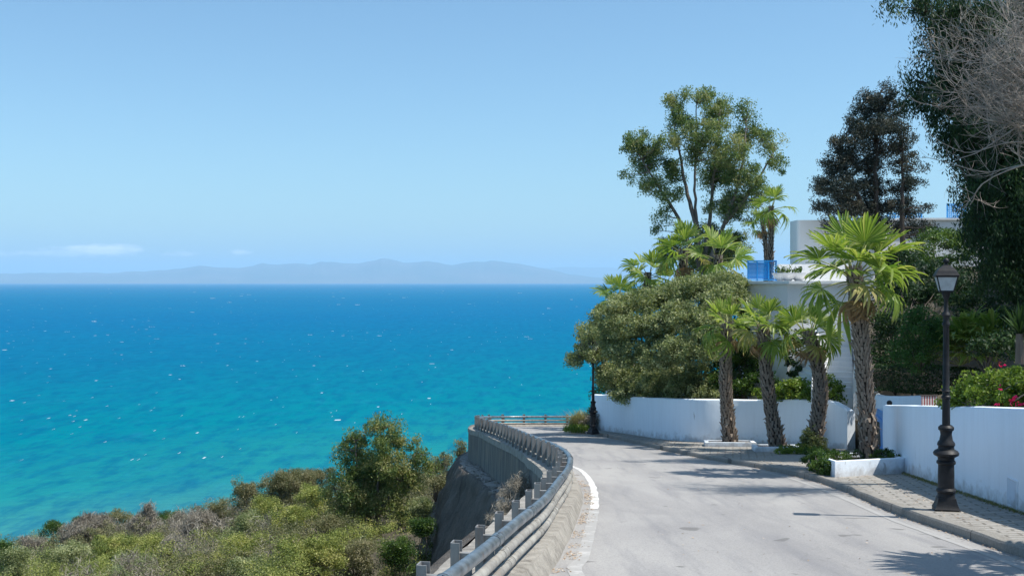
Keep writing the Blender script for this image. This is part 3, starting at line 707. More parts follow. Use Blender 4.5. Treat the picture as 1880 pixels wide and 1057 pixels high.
for q, t in arcpoints(path, 1.02, 0.3)[:70]:
    nr = Vector((-t.y, t.x, 0)).normalized(); c = q + nr * 0.20; zt = q.z + 0.10; zb = rz(q.y, 0.05); a = math.atan2(t.y, t.x)
    jt = 0.03 * noise.noise(c * 3)
    mb = MB(); h = zt - zb + jt
    mb.box((c.x, c.y, zb + h / 2), (0.10, 0.012, h), a); 
    for s_ in (-1, 1):
        e = c + t * 0.05 * s_; mb.box((e.x - nr.x * 0.03, e.y - nr.y * 0.03, zb + h / 2 - 0.002), (0.010, 0.07, h), a)
    mb.build('post', M['galv_dull'], root, local=LOC)
    mb = MB(); e = q + nr * 0.11
    mb.box((e.x, e.y, q.z - 0.15), (0.05, 0.12, 0.34), a)
    mb.build('bracket', M['galv_dull'], root, local=LOC)

# ------------------------------------------------------------------ garden walls
def wall(name, base_pts, heights, th, label, step=0.35, mat='white', off=0.0):
    pts = catmull(base_pts, step); n = len(pts); hs = []
    bx = [0.0]
    for a, b_ in zip(base_pts[:-1], base_pts[1:]): bx.append(bx[-1] + (Vector(b_) - Vector(a)).length)
    acc = [0.0]
    for a, b_ in zip(pts[:-1], pts[1:]): acc.append(acc[-1] + (b_ - a).length)
    hs = np.interp(np.array(acc) / acc[-1], np.array(bx) / bx[-1], heights) if not isinstance(heights[0], tuple) else np.interp(np.array(acc) / acc[-1], [h[0] for h in heights], [h[1] for h in heights])
    def prof(i):
        h = hs[i] + 0.015 * noise.noise(pts[i] * 1.1); r = 0.05
        return [(0.0, -0.4), (0.0, 0.15), (0.0, h * .5), (0, h - r), (r * .35, h - r * .3), (r, h), (th - r, h), (th - r * .35, h - r * .3), (th, h - r), (th, -0.4)]
    mb = MB(); mb.sweep(pts, prof, 0.022)
    o = mb.build(name, M[mat], smooth=True, angle=35); tag(o, label, 'wall'); return o
rb = [Vector((p.x, p.y, rz(p.y, 0.10))) for p in WRB]
wall('garden_wall', rb, [1.45, 1.45, 1.46, 1.50, 1.46, 1.42, 1.38], 0.28, 'long white rendered garden wall behind the near street lamp on the right')
wall('garden_wall', [Vector((p.x, p.y, rz(p.y, 0.10))) for p in WL], [(0, 1.47), (0.3, 1.42), (0.8, 1.40), (0.93, 1.44), (0.965, 1.36), (1.0, 1.12)], 0.28, 'long white rendered wall running behind the palm trunks to the road bend')
# white wall returning round the far bend
cw = WL[0]; wall('garden_wall', [Vector((12.0, 43.3, rz(43.3, .1))), Vector((7.5, 45.9, rz(45.9, .1))), Vector((5.0, 46.5, rz(46.5, .1))), Vector((cw.x + .05, cw.y + 0.12, rz(cw.y, .1)))], [1.45, 1.45, 1.45, 1.46], 0.26, 'white garden wall turning the corner at the far road bend')
# curving low white wall beside the stairs, behind the gate
wall('curved_wall', [P(1590, 760, 30.5), P(1606, 757, 30.0), P(1630, 757, 28.5), P(1672, 757, 27.2), P(1712, 757, 26.6)], [(0, 1.35), (0.12, 0.78), (0.3, 0.52), (0.55, 0.43), (1, 0.42)], 0.22, 'low white wall dipping in a curve below the dark clipped hedge')
# white pillar behind the far corner of the wall
mb = MB(); q = P(1121, 722, 46.8); mb.box((q.x, q.y, q.z - 0.2), (0.34, 0.34, 1.6), 0.2); mb.box((q.x, q.y, q.z + 0.63), (0.40, 0.40, 0.07), 0.2)
tag(mb.build('gate_pillar', M['white']), 'white square pillar above the far end of the garden wall', 'pillar')
# metal grate low in the right wall
q0 = Vector((7.22, 15.75, 0)); t = Vector((0.12, 1, 0)).normalized(); a = math.atan2(t.y, t.x)
q0 = Vector((interp([(p.x, p.y) for p in WRB], 15.75) - 0.02, 15.75, rz(15.75, 0.36)))
root = empty('wall_vent', q0, 'small square metal grate set low in the right white wall', 'vent')
mb = MB()
for s_ in (-1, 1): mb.box((0.0 + t.x * .2 * s_, t.y * .2 * s_, 0), (0.02, 0.02, 0.40), a)
for s_ in (-1, 1): mb.box((0, 0, 0.2 * s_), (0.40, 0.02, 0.02), a)
mb.build('frame', M['white'], root)
mb = MB()
for i in range(11): u = -0.17 + i * 0.034; mb.box((t.x * u, t.y * u, 0), (0.008, 0.008, 0.37), a)
mb.build('grille', M['white'], root)
# blue gate
g0 = P(1604, 815, 29.6); g1 = P(1629, 820, 26.6)
root = empty('blue_gate', (g0 + g1) / 2, 'blue wooden garden gate with sloping top between the white walls', 'gate')
L_ = tuple(root.location); a = math.atan2(g1.y - g0.y, g1.x - g0.x); d = (g1 - g0); d.z = 0; Ln = d.length; d.normalize()
n_ = 12
mb = MB()
for i in range(n_):
    u0 = Ln * i / n_; u1 = Ln * (i + 0.94) / n_; c = g0 + d * ((u0 + u1) / 2); zt0 = CZ - 3.36 + (0.33) * u0 / Ln; zt1 = CZ - 3.36 + 0.33 * u1 / Ln
    zt0 = P(0, 745, c.y).z + 0.0; yy = np.interp(c.y, [26.6, 29.6], [761, 745]); zt = CZ - (yy - HY) / F * c.y
    zb = rz(c.y, 0.16); mb.box((c.x, c.y, (zt + zb) / 2), (u1 - u0, 0.035, zt - zb), a)
mb.build('boards', M['blue'], root, local=L_)
mb = MB()
for zz in (0.35, 1.05):
    c = (g0 + g1) / 2; c.z = rz(c.y, zz); mb.box((c.x - d.y * -0.03, c.y, c.z), (Ln * 0.96, 0.03, 0.09), a)
mb.build('rail', M['blue'], root, local=L_)
q = P(1633, 744, 25.3); mb = MB(); mb.lathe([(0.03, -0.06), (0.04, 0.0), (0.055, 0.03), (0.065, 0.065), (0.05, 0.10), (0.02, 0.12)], 14, q)
tag(mb.build('wall_finial', M['iron'], smooth=True), 'small dark round finial at the gate end of the right wall', 'finial')

# ------------------------------------------------------------------ street lamps
def lamp(base, rot, label):
    root = empty('street_lamp', base, label, 'street lamp', 'black street lamps on the pavement', rot); s = 15.6 / F
    mb = MB()
    mb.lathe([(w * s * 0.5 * 1.30, z * s) for w, z in ((48, -3), (48, 5), (44, 7), (38, 15), (33, 24))], 4, rot=math.pi / 4)
    mb.lathe([(w * s * .5, z * s) for w, z in ((36, 14), (32, 24), (30, 32), (35, 35), (35, 38), (29, 42), (29, 70), (28, 84), (34, 87), (34, 90), (29, 93), (30, 98), (44, 102), (46, 106), (40, 110), (29, 113), (28, 118), (32, 121), (30, 125), (24, 129), (20, 140), (22, 146), (28, 149), (28, 153), (20, 157))], 20)
    mb.build('base', M['iron'], root, True, angle=35)
    mb = MB()
    mb.lathe([(w * s * .5, z * s) for w, z in ((14.5, 157), (13.5, 205), (17, 207), (17, 210), (13, 212), (13, 218), (16, 220), (12, 223), (11, 300), (10.5, 338), (14, 341), (14, 344), (10.5, 347), (12, 356), (16, 360), (12, 364), (8, 367), (7.5, 388), (10, 391), (15, 398), (16, 402), (7, 404))], 16)
    mb.build('pole', M['iron'], root, True, angle=35)
    # four-sided lantern
    z0, z1 = 404 * s, 431 * s; b0, b1 = 11.5 * s, 18 * s; mb = MB()
    cn = lambda r, z: [Vector((r, r, z)), Vector((-r, r, z)), Vector((-r, -r, z)), Vector((r, -r, z))]
    lo, hi = cn(b0, z0), cn(b1, z1)
    for i in range(4):
        mb.tube([lo[i], hi[i]], 0.010, 6); mb.tube([lo[i], lo[(i + 1) % 4]], 0.010, 6); mb.tube([hi[i], hi[(i + 1) % 4]], 0.014, 6)
    mb.box((0, 0, z0 - 0.01), (b0 * 2, b0 * 2, 0.014))
    mb.build('lantern_frame', M['iron'], root)
    for i in range(4):
        mb = MB(); a0, a1, c1, c0 = lo[i], lo[(i + 1) % 4], hi[(i + 1) % 4], hi[i]
        nn = ((a1 - a0).cross(c0 - a0)).normalized() * 0.003
        ins = lambda p, o_: p.lerp(o_, 0.03)
        ctr = (a0 + a1 + c0 + c1) / 4; vs4 = [ins(p, ctr) for p in (a0, a1, c1, c0)]
        mb.add([p + nn for p in vs4] + [p - nn for p in vs4], [(0, 1, 2, 3), (7, 6, 5, 4), (0, 4, 5, 1), (1, 5, 6, 2), (2, 6, 7, 3), (3, 7, 4, 0)])
        mb.build('glass_pane', M['glass'], root)
    mb = MB(); R2 = math.sqrt(2)
    mb.lathe([(r * s * R2, z * s) for r, z in ((20, 430), (20.8, 433), (19, 436), (16.5, 441), (13, 446), (8, 449), (7, 450), (6, 452))], 4, rot=math.pi / 4)
    mb.build('lantern_roof', M['iron'], root)
    mb = MB(); mb.lathe([(r * s, z * s) for r, z in ((5, 451), (3, 454), (2.5, 455), (5, 457), (5.5, 460), (4, 463), (1, 465))], 12); mb.build('finial', M['iron'], root, True)
    mb = MB(); mb.lathe([(r * s, z * s) for r, z in ((2.5, 428), (3, 423), (5, 418), (5, 413), (3, 410), (1, 409))], 12); mb.build('bulb', M['bulb'], root, True)
    return root
def copy_tree(o, parent=None):
    c = o.copy(); COL.objects.link(c)
    if parent is not None: c.parent = parent; c.matrix_parent_inverse = o.matrix_parent_inverse
    for ch in [x for x in bpy.data.objects if x.parent == o and x != c]: copy_tree(ch, c)
    return c
b0_ = G(1737, 936, 0.12); L1 = lamp(b0_, math.radians(-14), 'tall black cast-iron street lamp in front of the right white wall')
L2 = copy_tree(L1); L2.location = G(1089, 795, 0.12); L2['label'] = 'distant black street lamp at the road bend with its lantern inside the tree'
L2.rotation_euler = (0, 0, 0.5)

# ------------------------------------------------------------------ tree surrounds and planter
def surround(pts, h, label, th=0.11, off=0.12):
    pts = [Vector((x, y, rz(y, off))) for x, y in pts]; n = len(pts); c = sum(pts, Vector()) / n
    mb = MB(); outer = pts; inner_ = [p + (c - p).normalized() * th * 1.5 for p in pts]; vs = []
    for p in outer: vs += [(p.x, p.y, p.z - 0.25), (p.x, p.y, p.z + h)]
    for p in inner_: vs += [(p.x, p.y, rz(p.y, off) + h), (p.x, p.y, rz(p.y, off) - 0.1)]
    fs = []; o_ = 2 * n
    for i in range(n):
        j = (i + 1) % n
        fs += [(2 * i, 2 * j, 2 * j + 1, 2 * i + 1), (2 * i + 1, 2 * j + 1, o_ + 2 * j, o_ + 2 * i), (o_ + 2 * i, o_ + 2 * j, o_ + 2 * j + 1, o_ + 2 * i + 1)]
    mb.add(vs, fs); root = empty('tree_surround', (c.x, c.y, rz(c.y, off)), label, 'planter', 'white kerbed surrounds of the pavement palms')
    L_ = tuple(root.location); o = mb.build('kerb', M['white'], root, local=L_)
    bv = o.modifiers.new('bevel', 'BEVEL'); bv.width = 0.012; bv.segments = 2
    mb = MB(); mb.add([(p.x, p.y, rz(p.y, off) + h * 0.7) for p in inner_], [tuple(range(n))]); mb.build('soil', M['soil'], root, local=L_)
    return root
def sq(c, w, d, rot):
    cr_, sr = math.cos(rot), math.sin(rot)
    return [(c[0] + x * cr_ - y * sr, c[1] + x * sr + y * cr_) for x, y in ((-w / 2, -d / 2), (w / 2, -d / 2), (w / 2, d / 2), (-w / 2, d / 2))]
PB = [G(1341, 811, 0.22), G(1428, 820, 0.22), G(1489, 824, 0.2), G(1597, 838, 0.40)]
surround(sq((PB[0].x - 0.05, PB[0].y - 0.1), 1.5, 1.3, -0.15), 0.13, 'low white kerbed square round the foot of the leftmost pavement palm')
surround(sq((PB[1].x - 0.05, PB[1].y + 0.0), 1.25, 1.3, -0.15), 0.14, 'low white kerbed square round the foot of the leaning pavement palm')
fl, fr = Vector((6.33, 21.36, 0)), Vector((8.06, 22.35, 0))
surround([(fl.x, fl.y), (fr.x, fr.y), (8.35, 24.2), (6.5, 23.9)], 0.32, 'white box planter at the foot of the tallest pavement palm', 0.10)

# ------------------------------------------------------------------ palms
def frond_mesh(seed, R, nseg, spread, droop, cup, split=0.66):
    """fan leaf: pleated blades joined for half their length, free drooping tips; grows along +x from the origin"""
    rng = np.random.default_rng(seed); Q = []; T = []
    for i in range(nseg):
        a0 = math.radians(-spread + 2 * spread * i / nseg); a1 = math.radians(-spread + 2 * spread * (i + 1) / nseg); am = (a0 + a1) / 2 + rng.normal(0, 0.015)
        Li = R * (0.78 + 0.24 * math.cos(am)) * rng.uniform(0.82, 1.08); dr = droop * rng.uniform(0.5, 1.6); tw = rng.normal(0, 0.09)
        ti = 0.5 + rng.normal(0, 0.16)
        def pt(a, r, fold=0.0):
            x = r * math.cos(a); y = r * math.sin(a); f = r / R
            z = cup * abs(math.sin(a)) * r - dr * R * f ** 2.6 * (0.5 + 0.5 * f) + fold
            return (x - dr * 0.35 * R * f ** 3 * math.cos(a), y + tw * R * f ** 3, z)
        stations = [0.0, 0.3 * Li, split * Li, 0.82 * Li, 0.94 * Li, Li]; hw = (a1 - a0) / 2
        wid = [1, 1, 1.0, 0.62, 0.3, 0.03]
        for s_ in range(5):
            r0_, r1_ = stations[s_], stations[s_ + 1]; w0, w1 = wid[s_] * hw, wid[s_ + 1] * hw
            f0 = 0.022 * R * min(1, r0_ / R * 4); f1 = 0.022 * R * min(1, r1_ / R * 4)
            for sg in (-1, 1):
                Q.append([pt(am, r0_, -f0), pt(am, r1_, -f1), pt(am + sg * w1, r1_), pt(am + sg * w0, r0_)]); T.append(ti + (s_ - 2) * 0.05 + (0.25 if s_ == 4 else 0) + rng.normal(0, .04))
    return np.array(Q), np.array(T)
FR = {}
for nm, mt, args in (('up', 'frond', [(1, 0.78, 22, 95, 0.08, 0.30), (2, 0.74, 20, 85, 0.14, 0.40)]),
                     ('mid', 'frond', [(3, 0.82, 26, 118, 0.34, 0.22), (4, 0.78, 26, 122, 0.48, 0.18), (5, 0.84, 26, 115, 0.26, 0.28)]),
                     ('low', 'frond', [(6, 0.80, 24, 112, 0.85, 0.08), (7, 0.76, 24, 118, 0.68, 0.10)]),
                     ('old', 'frond_mid', [(12, 0.70, 20, 100, 0.7, 0.0)]),
                     ('dry', 'frond_old', [(8, 0.62, 18, 85, 0.9, -0.2), (9, 0.58, 16, 75, 1.1, -0.2)])):
    FR[nm] = [quads_mesh('frond', *frond_mesh(*a), M[mt]) for a in args]
def palm(base, top, r0, r1, crown, label, group, seed, nf=22, dry=4, pet=0.66, boots=True, tilt=(0, 0), detail=1.0, flare=1.35):
    """base / top: world points of the trunk foot and the crown's heart"""
    rng = np.random.default_rng(seed); base = Vector(base); top = Vector(top)
    root = empty('palm_tree', base, label, 'palm tree', group); H = (top - base).length; ax = (top - base).normalized()
    side = ax.orthogonal().normalized(); side2 = ax.cross(side); bend_ = side * rng.normal(0, 0.025) * H + side2 * rng.normal(0, 0.025) * H
    def at(t): return base.lerp(top, t) + bend_ * math.sin(math.pi * t) - base
    def rad(t): return (r0 + (r1 - r0) * min(1, t * 1.1)) * (1 + (flare - 1) * math.exp(-t * H / 0.30)) * (1.0 + 0.04 * math.sin(t * 17 + seed))
    mb = MB(); n = 14; mb.tube([at(i / n) for i in range(n + 1)], [rad(i / n) * 0.93 for i in range(n + 1)], 14)
    if boots:
        # old leaf bases: overlapping wedges in spirals round the trunk
        per = int(9 * detail + 2); rows_ = int(H / (0.095 / detail)); bb = MB()
        for r_ in range(rows_):
            t = (r_ + 0.4) / rows_; p0 = at(t); R = rad(t)
            for q_ in range(per):
                an = 2 * math.pi * (q_ + (r_ % 2) * 0.5) / per + rng.normal(0, 0.10); lift = rng.uniform(0.03, 0.065) * (2.2 if rng.random() < 0.06 else 1) ; hgt = 0.15 * rng.uniform(0.7, 1.2); w = 2 * math.pi * R / per * rng.uniform(0.34, 0.48)
                rd = side * math.cos(an) + side2 * math.sin(an); tg = -side * math.sin(an) + side2 * math.cos(an)
                c = p0 + rd * (R * 0.92); up = ax * rng.choice([1, 1, 1, -0.6]) if t < 0.25 else ax
                tip = c + up * hgt * 0.75 + rd * lift; v = [c - up * hgt * .5 - tg * w * .9, c - up * hgt * .5 + tg * w * .9, tip + tg * w * 0.45, tip - tg * w * 0.45, c + up * hgt * .35 - tg * w * .5 - rd * .01, c + up * hgt * .35 + tg * w * .5 - rd * .01]
                bb.add(v, [(0, 1, 2, 3), (3, 2, 5, 4), (1, 5, 2), (0, 3, 4)])
        bb.build('leaf_bases', M['bark_palm'], root)
    mb.build('trunk', M['bark_core'], root)
    hp = at(1.0)
    pm = MB()
    tot = nf + dry; ga = 2.39996
    for i in range(tot):
        fdry = i >= nf; u = i / max(1, nf - 1); az = i * ga + rng.normal(0, 0.2)
        el = math.radians(82 - 100 * min(1, u) ** 0.85 + rng.normal(0, 7)) if not fdry else math.radians(rng.uniform(-65, -40))
        kind = 'dry' if fdry else ('up' if u < 0.30 else 'mid' if u < 0.75 else 'low')
        me = FR[kind][rng.integers(len(FR[kind]))]
        if kind == 'low' and rng.random() < 0.25: me = FR['old'][0]
        L = pet * crown * (rng.uniform(0.75, 1.1)) * (1.0 if not fdry else 0.6)
        d = Vector((math.cos(az) * math.cos(el), math.sin(az) * math.cos(el), math.sin(el))) + Vector((tilt[0], tilt[1], 0)); d.normalize()
        st = hp + Vector((math.cos(az), math.sin(az), 0)) * r1 * 0.6 - Vector((0, 0, 0.05 + 0.25 * u * crown))
        e = st + d * L - Vector((0, 0, 0.12 * L * math.cos(el)))
        pm.tube([st, st.lerp(e, 0.5) + Vector((0, 0, 0.05 * L)), e], [0.022, 0.014, 0.010], 5)
        d2 = (d + Vector((0, 0, -0.22 * math.cos(el)))).normalized()
        z = Vector((0, 0, 1)); y = z.cross(d2)
        y = y.normalized() if y.length > 0.05 else Vector((0, 1, 0)); z = d2.cross(y); Rm = Matrix((d2, y, z)).transposed().to_4x4()
        Rm = Rm @ Matrix.Rotation(rng.normal(0, 0.4), 4, 'X')
        sc = crown * rng.uniform(0.82, 1.05) * (1.0 if not fdry else 0.8) * (0.85 if u < 0.12 else 1)
        o = link('frond' if not fdry else 'dry_frond', me, root); o.matrix_local = Matrix.Translation(e) @ Rm @ Matrix.Diagonal((sc, sc, sc, 1))
    pm.build('leaf_stalks', M['petiole'], root, True)
    return root
gp = 'palms planted along the pavement'
palm(PB[0], P(1336, 592, PB[0].y), 0.19, 0.16, 0.80, 'thick-trunked fan palm standing in the leftmost white surround against the shrubs', gp, 11, 16, 4, tilt=(0.02, 0))
palm(PB[1], P(1401, 597, PB[1].y - .1), 0.185, 0.15, 0.80, 'fan palm with leaning trunk second from the left along the wall', gp, 12, 17, 4, tilt=(0.12, 0.1))
palm(PB[2], P(1483, 606, PB[2].y), 0.20, 0.165, 0.78, 'fan palm whose trunk foot is wrapped in green creeper', gp, 13, 17, 3, tilt=(0.16, -0.05))
palm(PB[3], P(1568, 492, PB[3].y), 0.165, 0.145, 1.06, 'tallest fan palm rising from the white box planter', gp, 17, 20, 4, pet=0.70, tilt=(0.20, -0.1))
palm(Vector((7.15, 10.9, rz(10.9, .1))), Vector((7.05, 10.8, rz(10.8, 3.5))), 0.23, 0.19, 1.0, 'fan palm by the wall nearest the camera, only its shadow in view', gp, 29, 22, 2)
gb = 'palms in the garden behind the big shrub'
palm(P(1190, 600, 47), P(1190, 500, 47), 0.19, 0.15, 1.05, 'small fan palm rising above the left end of the big shrub', gb, 21, 12, 4, detail=.6)
palm(P(1136, 620, 49), P(1136, 541, 49), 0.19, 0.15, 0.95, 'lowest fan palm at the seaward edge of the big shrub', gb, 22, 11, 3, detail=.6, tilt=(-.15, 0))
palm(P(1254, 590, 46), P(1254, 458, 46), 0.22, 0.18, 1.15, 'fan palm with stout trunk in front of the tall eucalyptus on its left side', gb, 23, 10, 5, detail=.6, tilt=(0, -.1))
palm(P(1318, 580, 45), P(1318, 468, 45), 0.20, 0.17, 1.15, 'fan palm with pale fronds in front of the tall eucalyptus on its right side', gb, 24, 9, 6, detail=.6, tilt=(.1, -.1))
palm(P(1412, 560, 52), P(1416, 378, 52), 0.15, 0.12, 0.95, 'tall slim palm standing behind the blue railing, taller of the pair', gb, 25, 10, 3, detail=.6, tilt=(.1, 0))
palm(P(1402, 560, 54), P(1400, 405, 54), 0.12, 0.10, 0.75, 'slim palm behind the blue railing, shorter of the pair', gb, 26, 7, 5, detail=.6)
palm(P(1218, 600, 50), P(1222, 520, 50), 0.17, 0.14, 0.85, 'small half-hidden palm between the garden palms above the shrub', gb, 27, 12, 6, detail=.6)

# ------------------------------------------------------------------ house, terrace, stairs
root = empty('white_house', P(1600, 560, 50), 'flat-roofed white villa on the slope behind the palms and the dark cypress', 'house')
LH = tuple(root.location)
def prism(mb, pts, z0, z1): 
    n = len(pts); vs = [(x, y, z0) for x, y in pts] + [(x, y, z1) for x, y in pts]
    fs = [tuple(range(n))[::-1], tuple(range(n, 2 * n))] + [(i, (i + 1) % n, n + (i + 1) % n, n + i) for i in range(n)]; mb.add(vs, fs)
def rounded(x0, y0, x1, y1, r, n=6):
    pts = []
    for cx_, cy_, a0 in ((x1 - r, y0 + r, -90), (x1 - r, y1 - r, 0), (x0 + r, y1 - r, 90), (x0 + r, y0 + r, 180)):
        for i in range(n + 1): a = math.radians(a0 + 90 * i / n); pts.append((cx_ + r * math.cos(a), cy_ + r * math.sin(a)))
    return pts
mb = MB(); ztop = P(0, 404, 48).z
prism(mb, rounded(P(1464, 0, 48).x, 48.0, P(1530, 0, 48).x + 2.0, 49.4, 0.16), CZ - 3, ztop)
mb.build('tower_block', M['white_house'], root, True, local=LH, angle=30)
mb = MB(); z2 = P(0, 404, 50).z
prism(mb, [(P(1530, 0, 50).x + 0.6, 50.0), (P(2050, 0, 50).x, 50.0), (P(2050, 0, 50).x, 54), (P(1530, 0, 50).x + 0.6, 54)], CZ - 3, z2)
mb.build('wall', M['white_house'], root, local=LH)
mb = MB(); mb.box(((P(1650, 0, 50).x + P(2050, 0, 50).x) / 2, 51.9, z2 + 0.045), (P(2050, 0, 50).x - P(1650, 0, 50).x, 4.1, 0.09))
mb.build('roof_slab', M['white_house'], root, local=LH)
def lattice(x0, x1, y, z0, z1, step, name, parent, loc):
    mb = MB()
    for x in (x0, x1): mb.box((x, y, (z0 + z1) / 2), (0.05, 0.05, z1 - z0))
    for z in (z0 + .025, z1 - .025): mb.box(((x0 + x1) / 2, y, z), (x1 - x0, 0.04, 0.05))
    n = int((x1 - x0) / step)
    for i in range(1, n): mb.box((x0 + (x1 - x0) * i / n, y, (z0 + z1) / 2), (0.03, 0.02, z1 - z0 - .06))
    n = int((z1 - z0) / step)
    for i in range(1, n): mb.box(((x0 + x1) / 2, y + 0.022, z0 + (z1 - z0) * i / n), (x1 - x0 - .06, 0.02, 0.03))
    return mb.build(name, M['blue'], parent, local=loc)
r2 = empty('roof_screen', (P(1752, 0, 51).x, 51, z2 + .09), 'blue lattice screen standing on the flat roof beside the big dark tree', 'screen')
lattice(P(1739, 0, 51).x, P(1772, 0, 51).x, 51, z2 + .09, P(0, 374, 51).z, 0.085, 'lattice', r2, tuple(r2.location))
r2 = empty('roof_railing', (P(1672, 0, 52).x, 52, z2 + .09), 'low blue railing on the flat roof glimpsed behind the dark cypress', 'railing')
lattice(P(1630, 0, 52).x, P(1692, 0, 52).x, 52, z2 + .09, P(0, 393, 52).z + .05, 0.12, 'lattice', r2, tuple(r2.location))
# terrace block with parapet
tr = empty('terrace', P(1470, 700, 36), 'white terrace with parapet and stair side walls behind the pavement palms', 'terrace')
LT = tuple(tr.location); X = lambda px, D: (px - CX) / F * D
mb = MB(); zt = P(0, 521, 38).z
prism(mb, [(X(1372, 37.5), 37.2), (X(1432, 37), 36.0), (X(1560, 36.5), 36.0), (X(1620, 38), 40), (X(1600, 46), 47.7), (X(1372, 46), 47.7)], CZ - 6, zt)
mb.build('terrace_block', M['white_house'], tr, local=LT)
mb = MB(); prism(mb, [(X(1368, 37.5), 37.0), (X(1432, 37), 35.8), (X(1562, 36.5), 35.85), (X(1562, 38), 38), (X(1368, 38), 38.2)], zt + .003, zt + 0.10)
mb.build('coping', M['white_house'], tr, local=LT)
mb = MB(); mb.box(((X(1428, 40) + X(1560, 40)) / 2, 40, (P(0, 485, 40).z + zt) / 2 + .05), (X(1560, 40) - X(1428, 40), 0.25, P(0, 485, 40).z - zt - .1))
mb.build('parapet', M['white_house'], tr, local=LT)
# stairs going up between curved side walls
st = empty('garden_stairs', P(1530, 730, 32), 'white garden staircase climbing behind the third and fourth palms', 'stairs')
LS_ = tuple(st.location); ns = 12; mb = MB()
for i in range(ns):
    t = i / (ns - 1); Dd = 31.9 + 2.7 * t; z1 = CZ - 3.42 + 1.5 * t; xl = X(1497 + 4 * t, Dd); xr = X(1568 - 3 * t, Dd)
    mb.box(((xl + xr) / 2, Dd + 1.2, (z1 + CZ - 6) / 2), (xr - xl - 0.004 * i, 2.4, z1 - CZ + 6))
o = mb.build('steps', M['white_house'], st, local=LS_)
mb = MB(); vs = []; fs = []
for i in range(17):                                   # smooth rounded landing wall above the flight
    a = math.pi * i / 16; px = 1531 - 34 * math.cos(a); D0 = 34.75 + 0.5 * math.sin(a)
    for z in (CZ - 3.6, CZ - 1.9, CZ - 1.0 - 0.5 * abs(math.cos(a)) ** 2, CZ - 0.9 - 0.5 * abs(math.cos(a)) ** 2):
        vs.append((X(px, 34.9), D0 - 0.35 * math.sin(a) * 2, z))
for i in range(16):
    for j in range(3): a = i * 4 + j; fs.append((a, a + 4, a + 5, a + 1))
fs.append(tuple(i * 4 + 3 for i in range(17)))
mb.add(vs, fs); mb.build('landing_wall', M['white_house'], st, True, local=LS_, angle=40)
for nm, side_ in (('side_wall', 0), ('side_wall', 1)):
    mb = MB(); pts = []; 
    for i in range(9):
        t = i / 8; Dd = 31.6 + 3.3 * t; px = (1495 + 4 * t) if not side_ else (1572 - 6 * t + 7 * math.sin(t * 3.1)); pts.append(Vector((X(px, Dd), Dd, CZ - 3.2 + (2.5 if side_ else 1.6) * t + (0.9 if side_ else 0.08) * math.sin(min(1, t * 1.2 + .15) * 2.8))))
    def prof(i): return [(-0.09, 0), (-0.07, 0.06), (0.07, 0.06), (0.09, 0), (0.09, -3.2), (-0.09, -3.2)]
    mb.sweep(catmull(pts, 0.3), prof(0)); mb.build(nm, M['white_house'], st, True, local=LS_, angle=40)
# blue terrace railing with boards
rr = empty('terrace_railing', P(1400, 518, 37.4), 'blue metal railing with solid louvred panel at the terrace corner', 'railing'); LR = tuple(rr.location)
za, zb_ = zt + .104, P(0, 479, 37.4).z; xa, xm, xb = X(1373, 37.4), X(1411, 37.4), X(1425, 37.4)
mb = MB()
for x in (xa, X(1390, 37.4), xm, xb): mb.box((x, 37.4, (za + zb_) / 2), (0.035, 0.035, zb_ - za))
mb.box(((xa + xb) / 2, 37.4, zb_), (xb - xa + .04, 0.05, 0.04)); mb.box(((xa + xb) / 2, 37.4, za + .04), (xb - xa, 0.035, 0.03))
for x in np.linspace(xm + .04, xb - .03, 5): mb.box((x, 37.4, (za + zb_) / 2), (0.012, 0.012, zb_ - za))
mb.build('frame', M['blue'], rr, local=LR)
mb = MB()
for i in range(13): z = za + .07 + i * (zb_ - za - .1) / 13; mb.box(((xa + xm) / 2, 37.45 + 0.01 * (i % 2), z + .022), (xm - xa, 0.02, 0.04))
mb.build('louvre_panel', M['blue'], rr, local=LR)
for px, w, lb in ((1446, 0.36, 'white bowl-shaped planter at the terrace edge, left of two bowls'), (1466, 0.34, 'white bowl-shaped planter at the terrace edge beside the palm fronds, right of two bowls'), (1432, 0.26, 'small white pot with a plant next to the blue railing')):
    q = Vector((X(px, 36.6), 36.6, zt + .103)); r2 = empty('plant_pot', q, lb, 'plant pot', 'white pots on the terrace edge')
    mb = MB(); mb.lathe([(w * .35, 0), (w * .38, .02), (w * .75, .12), (w, .24), (w * 1.02, .27), (w * .92, .27), (w * .85, .2), (.02, .18)], 18); mb.build('pot', M['terracotta'], r2, True, angle=40)
    rng = np.random.default_rng(int(px)); c = np.array([[0, 0, .26]]) + rng.normal(size=(60, 3)) * np.array([.09, .09, .07]) + np.array([0, 0, .08])
    link('plant', quads_mesh('plant', leaf_quads(rng, c, .16, .25, (0, 0, 1), 1.0), rng.random(60), M['green']), r2)

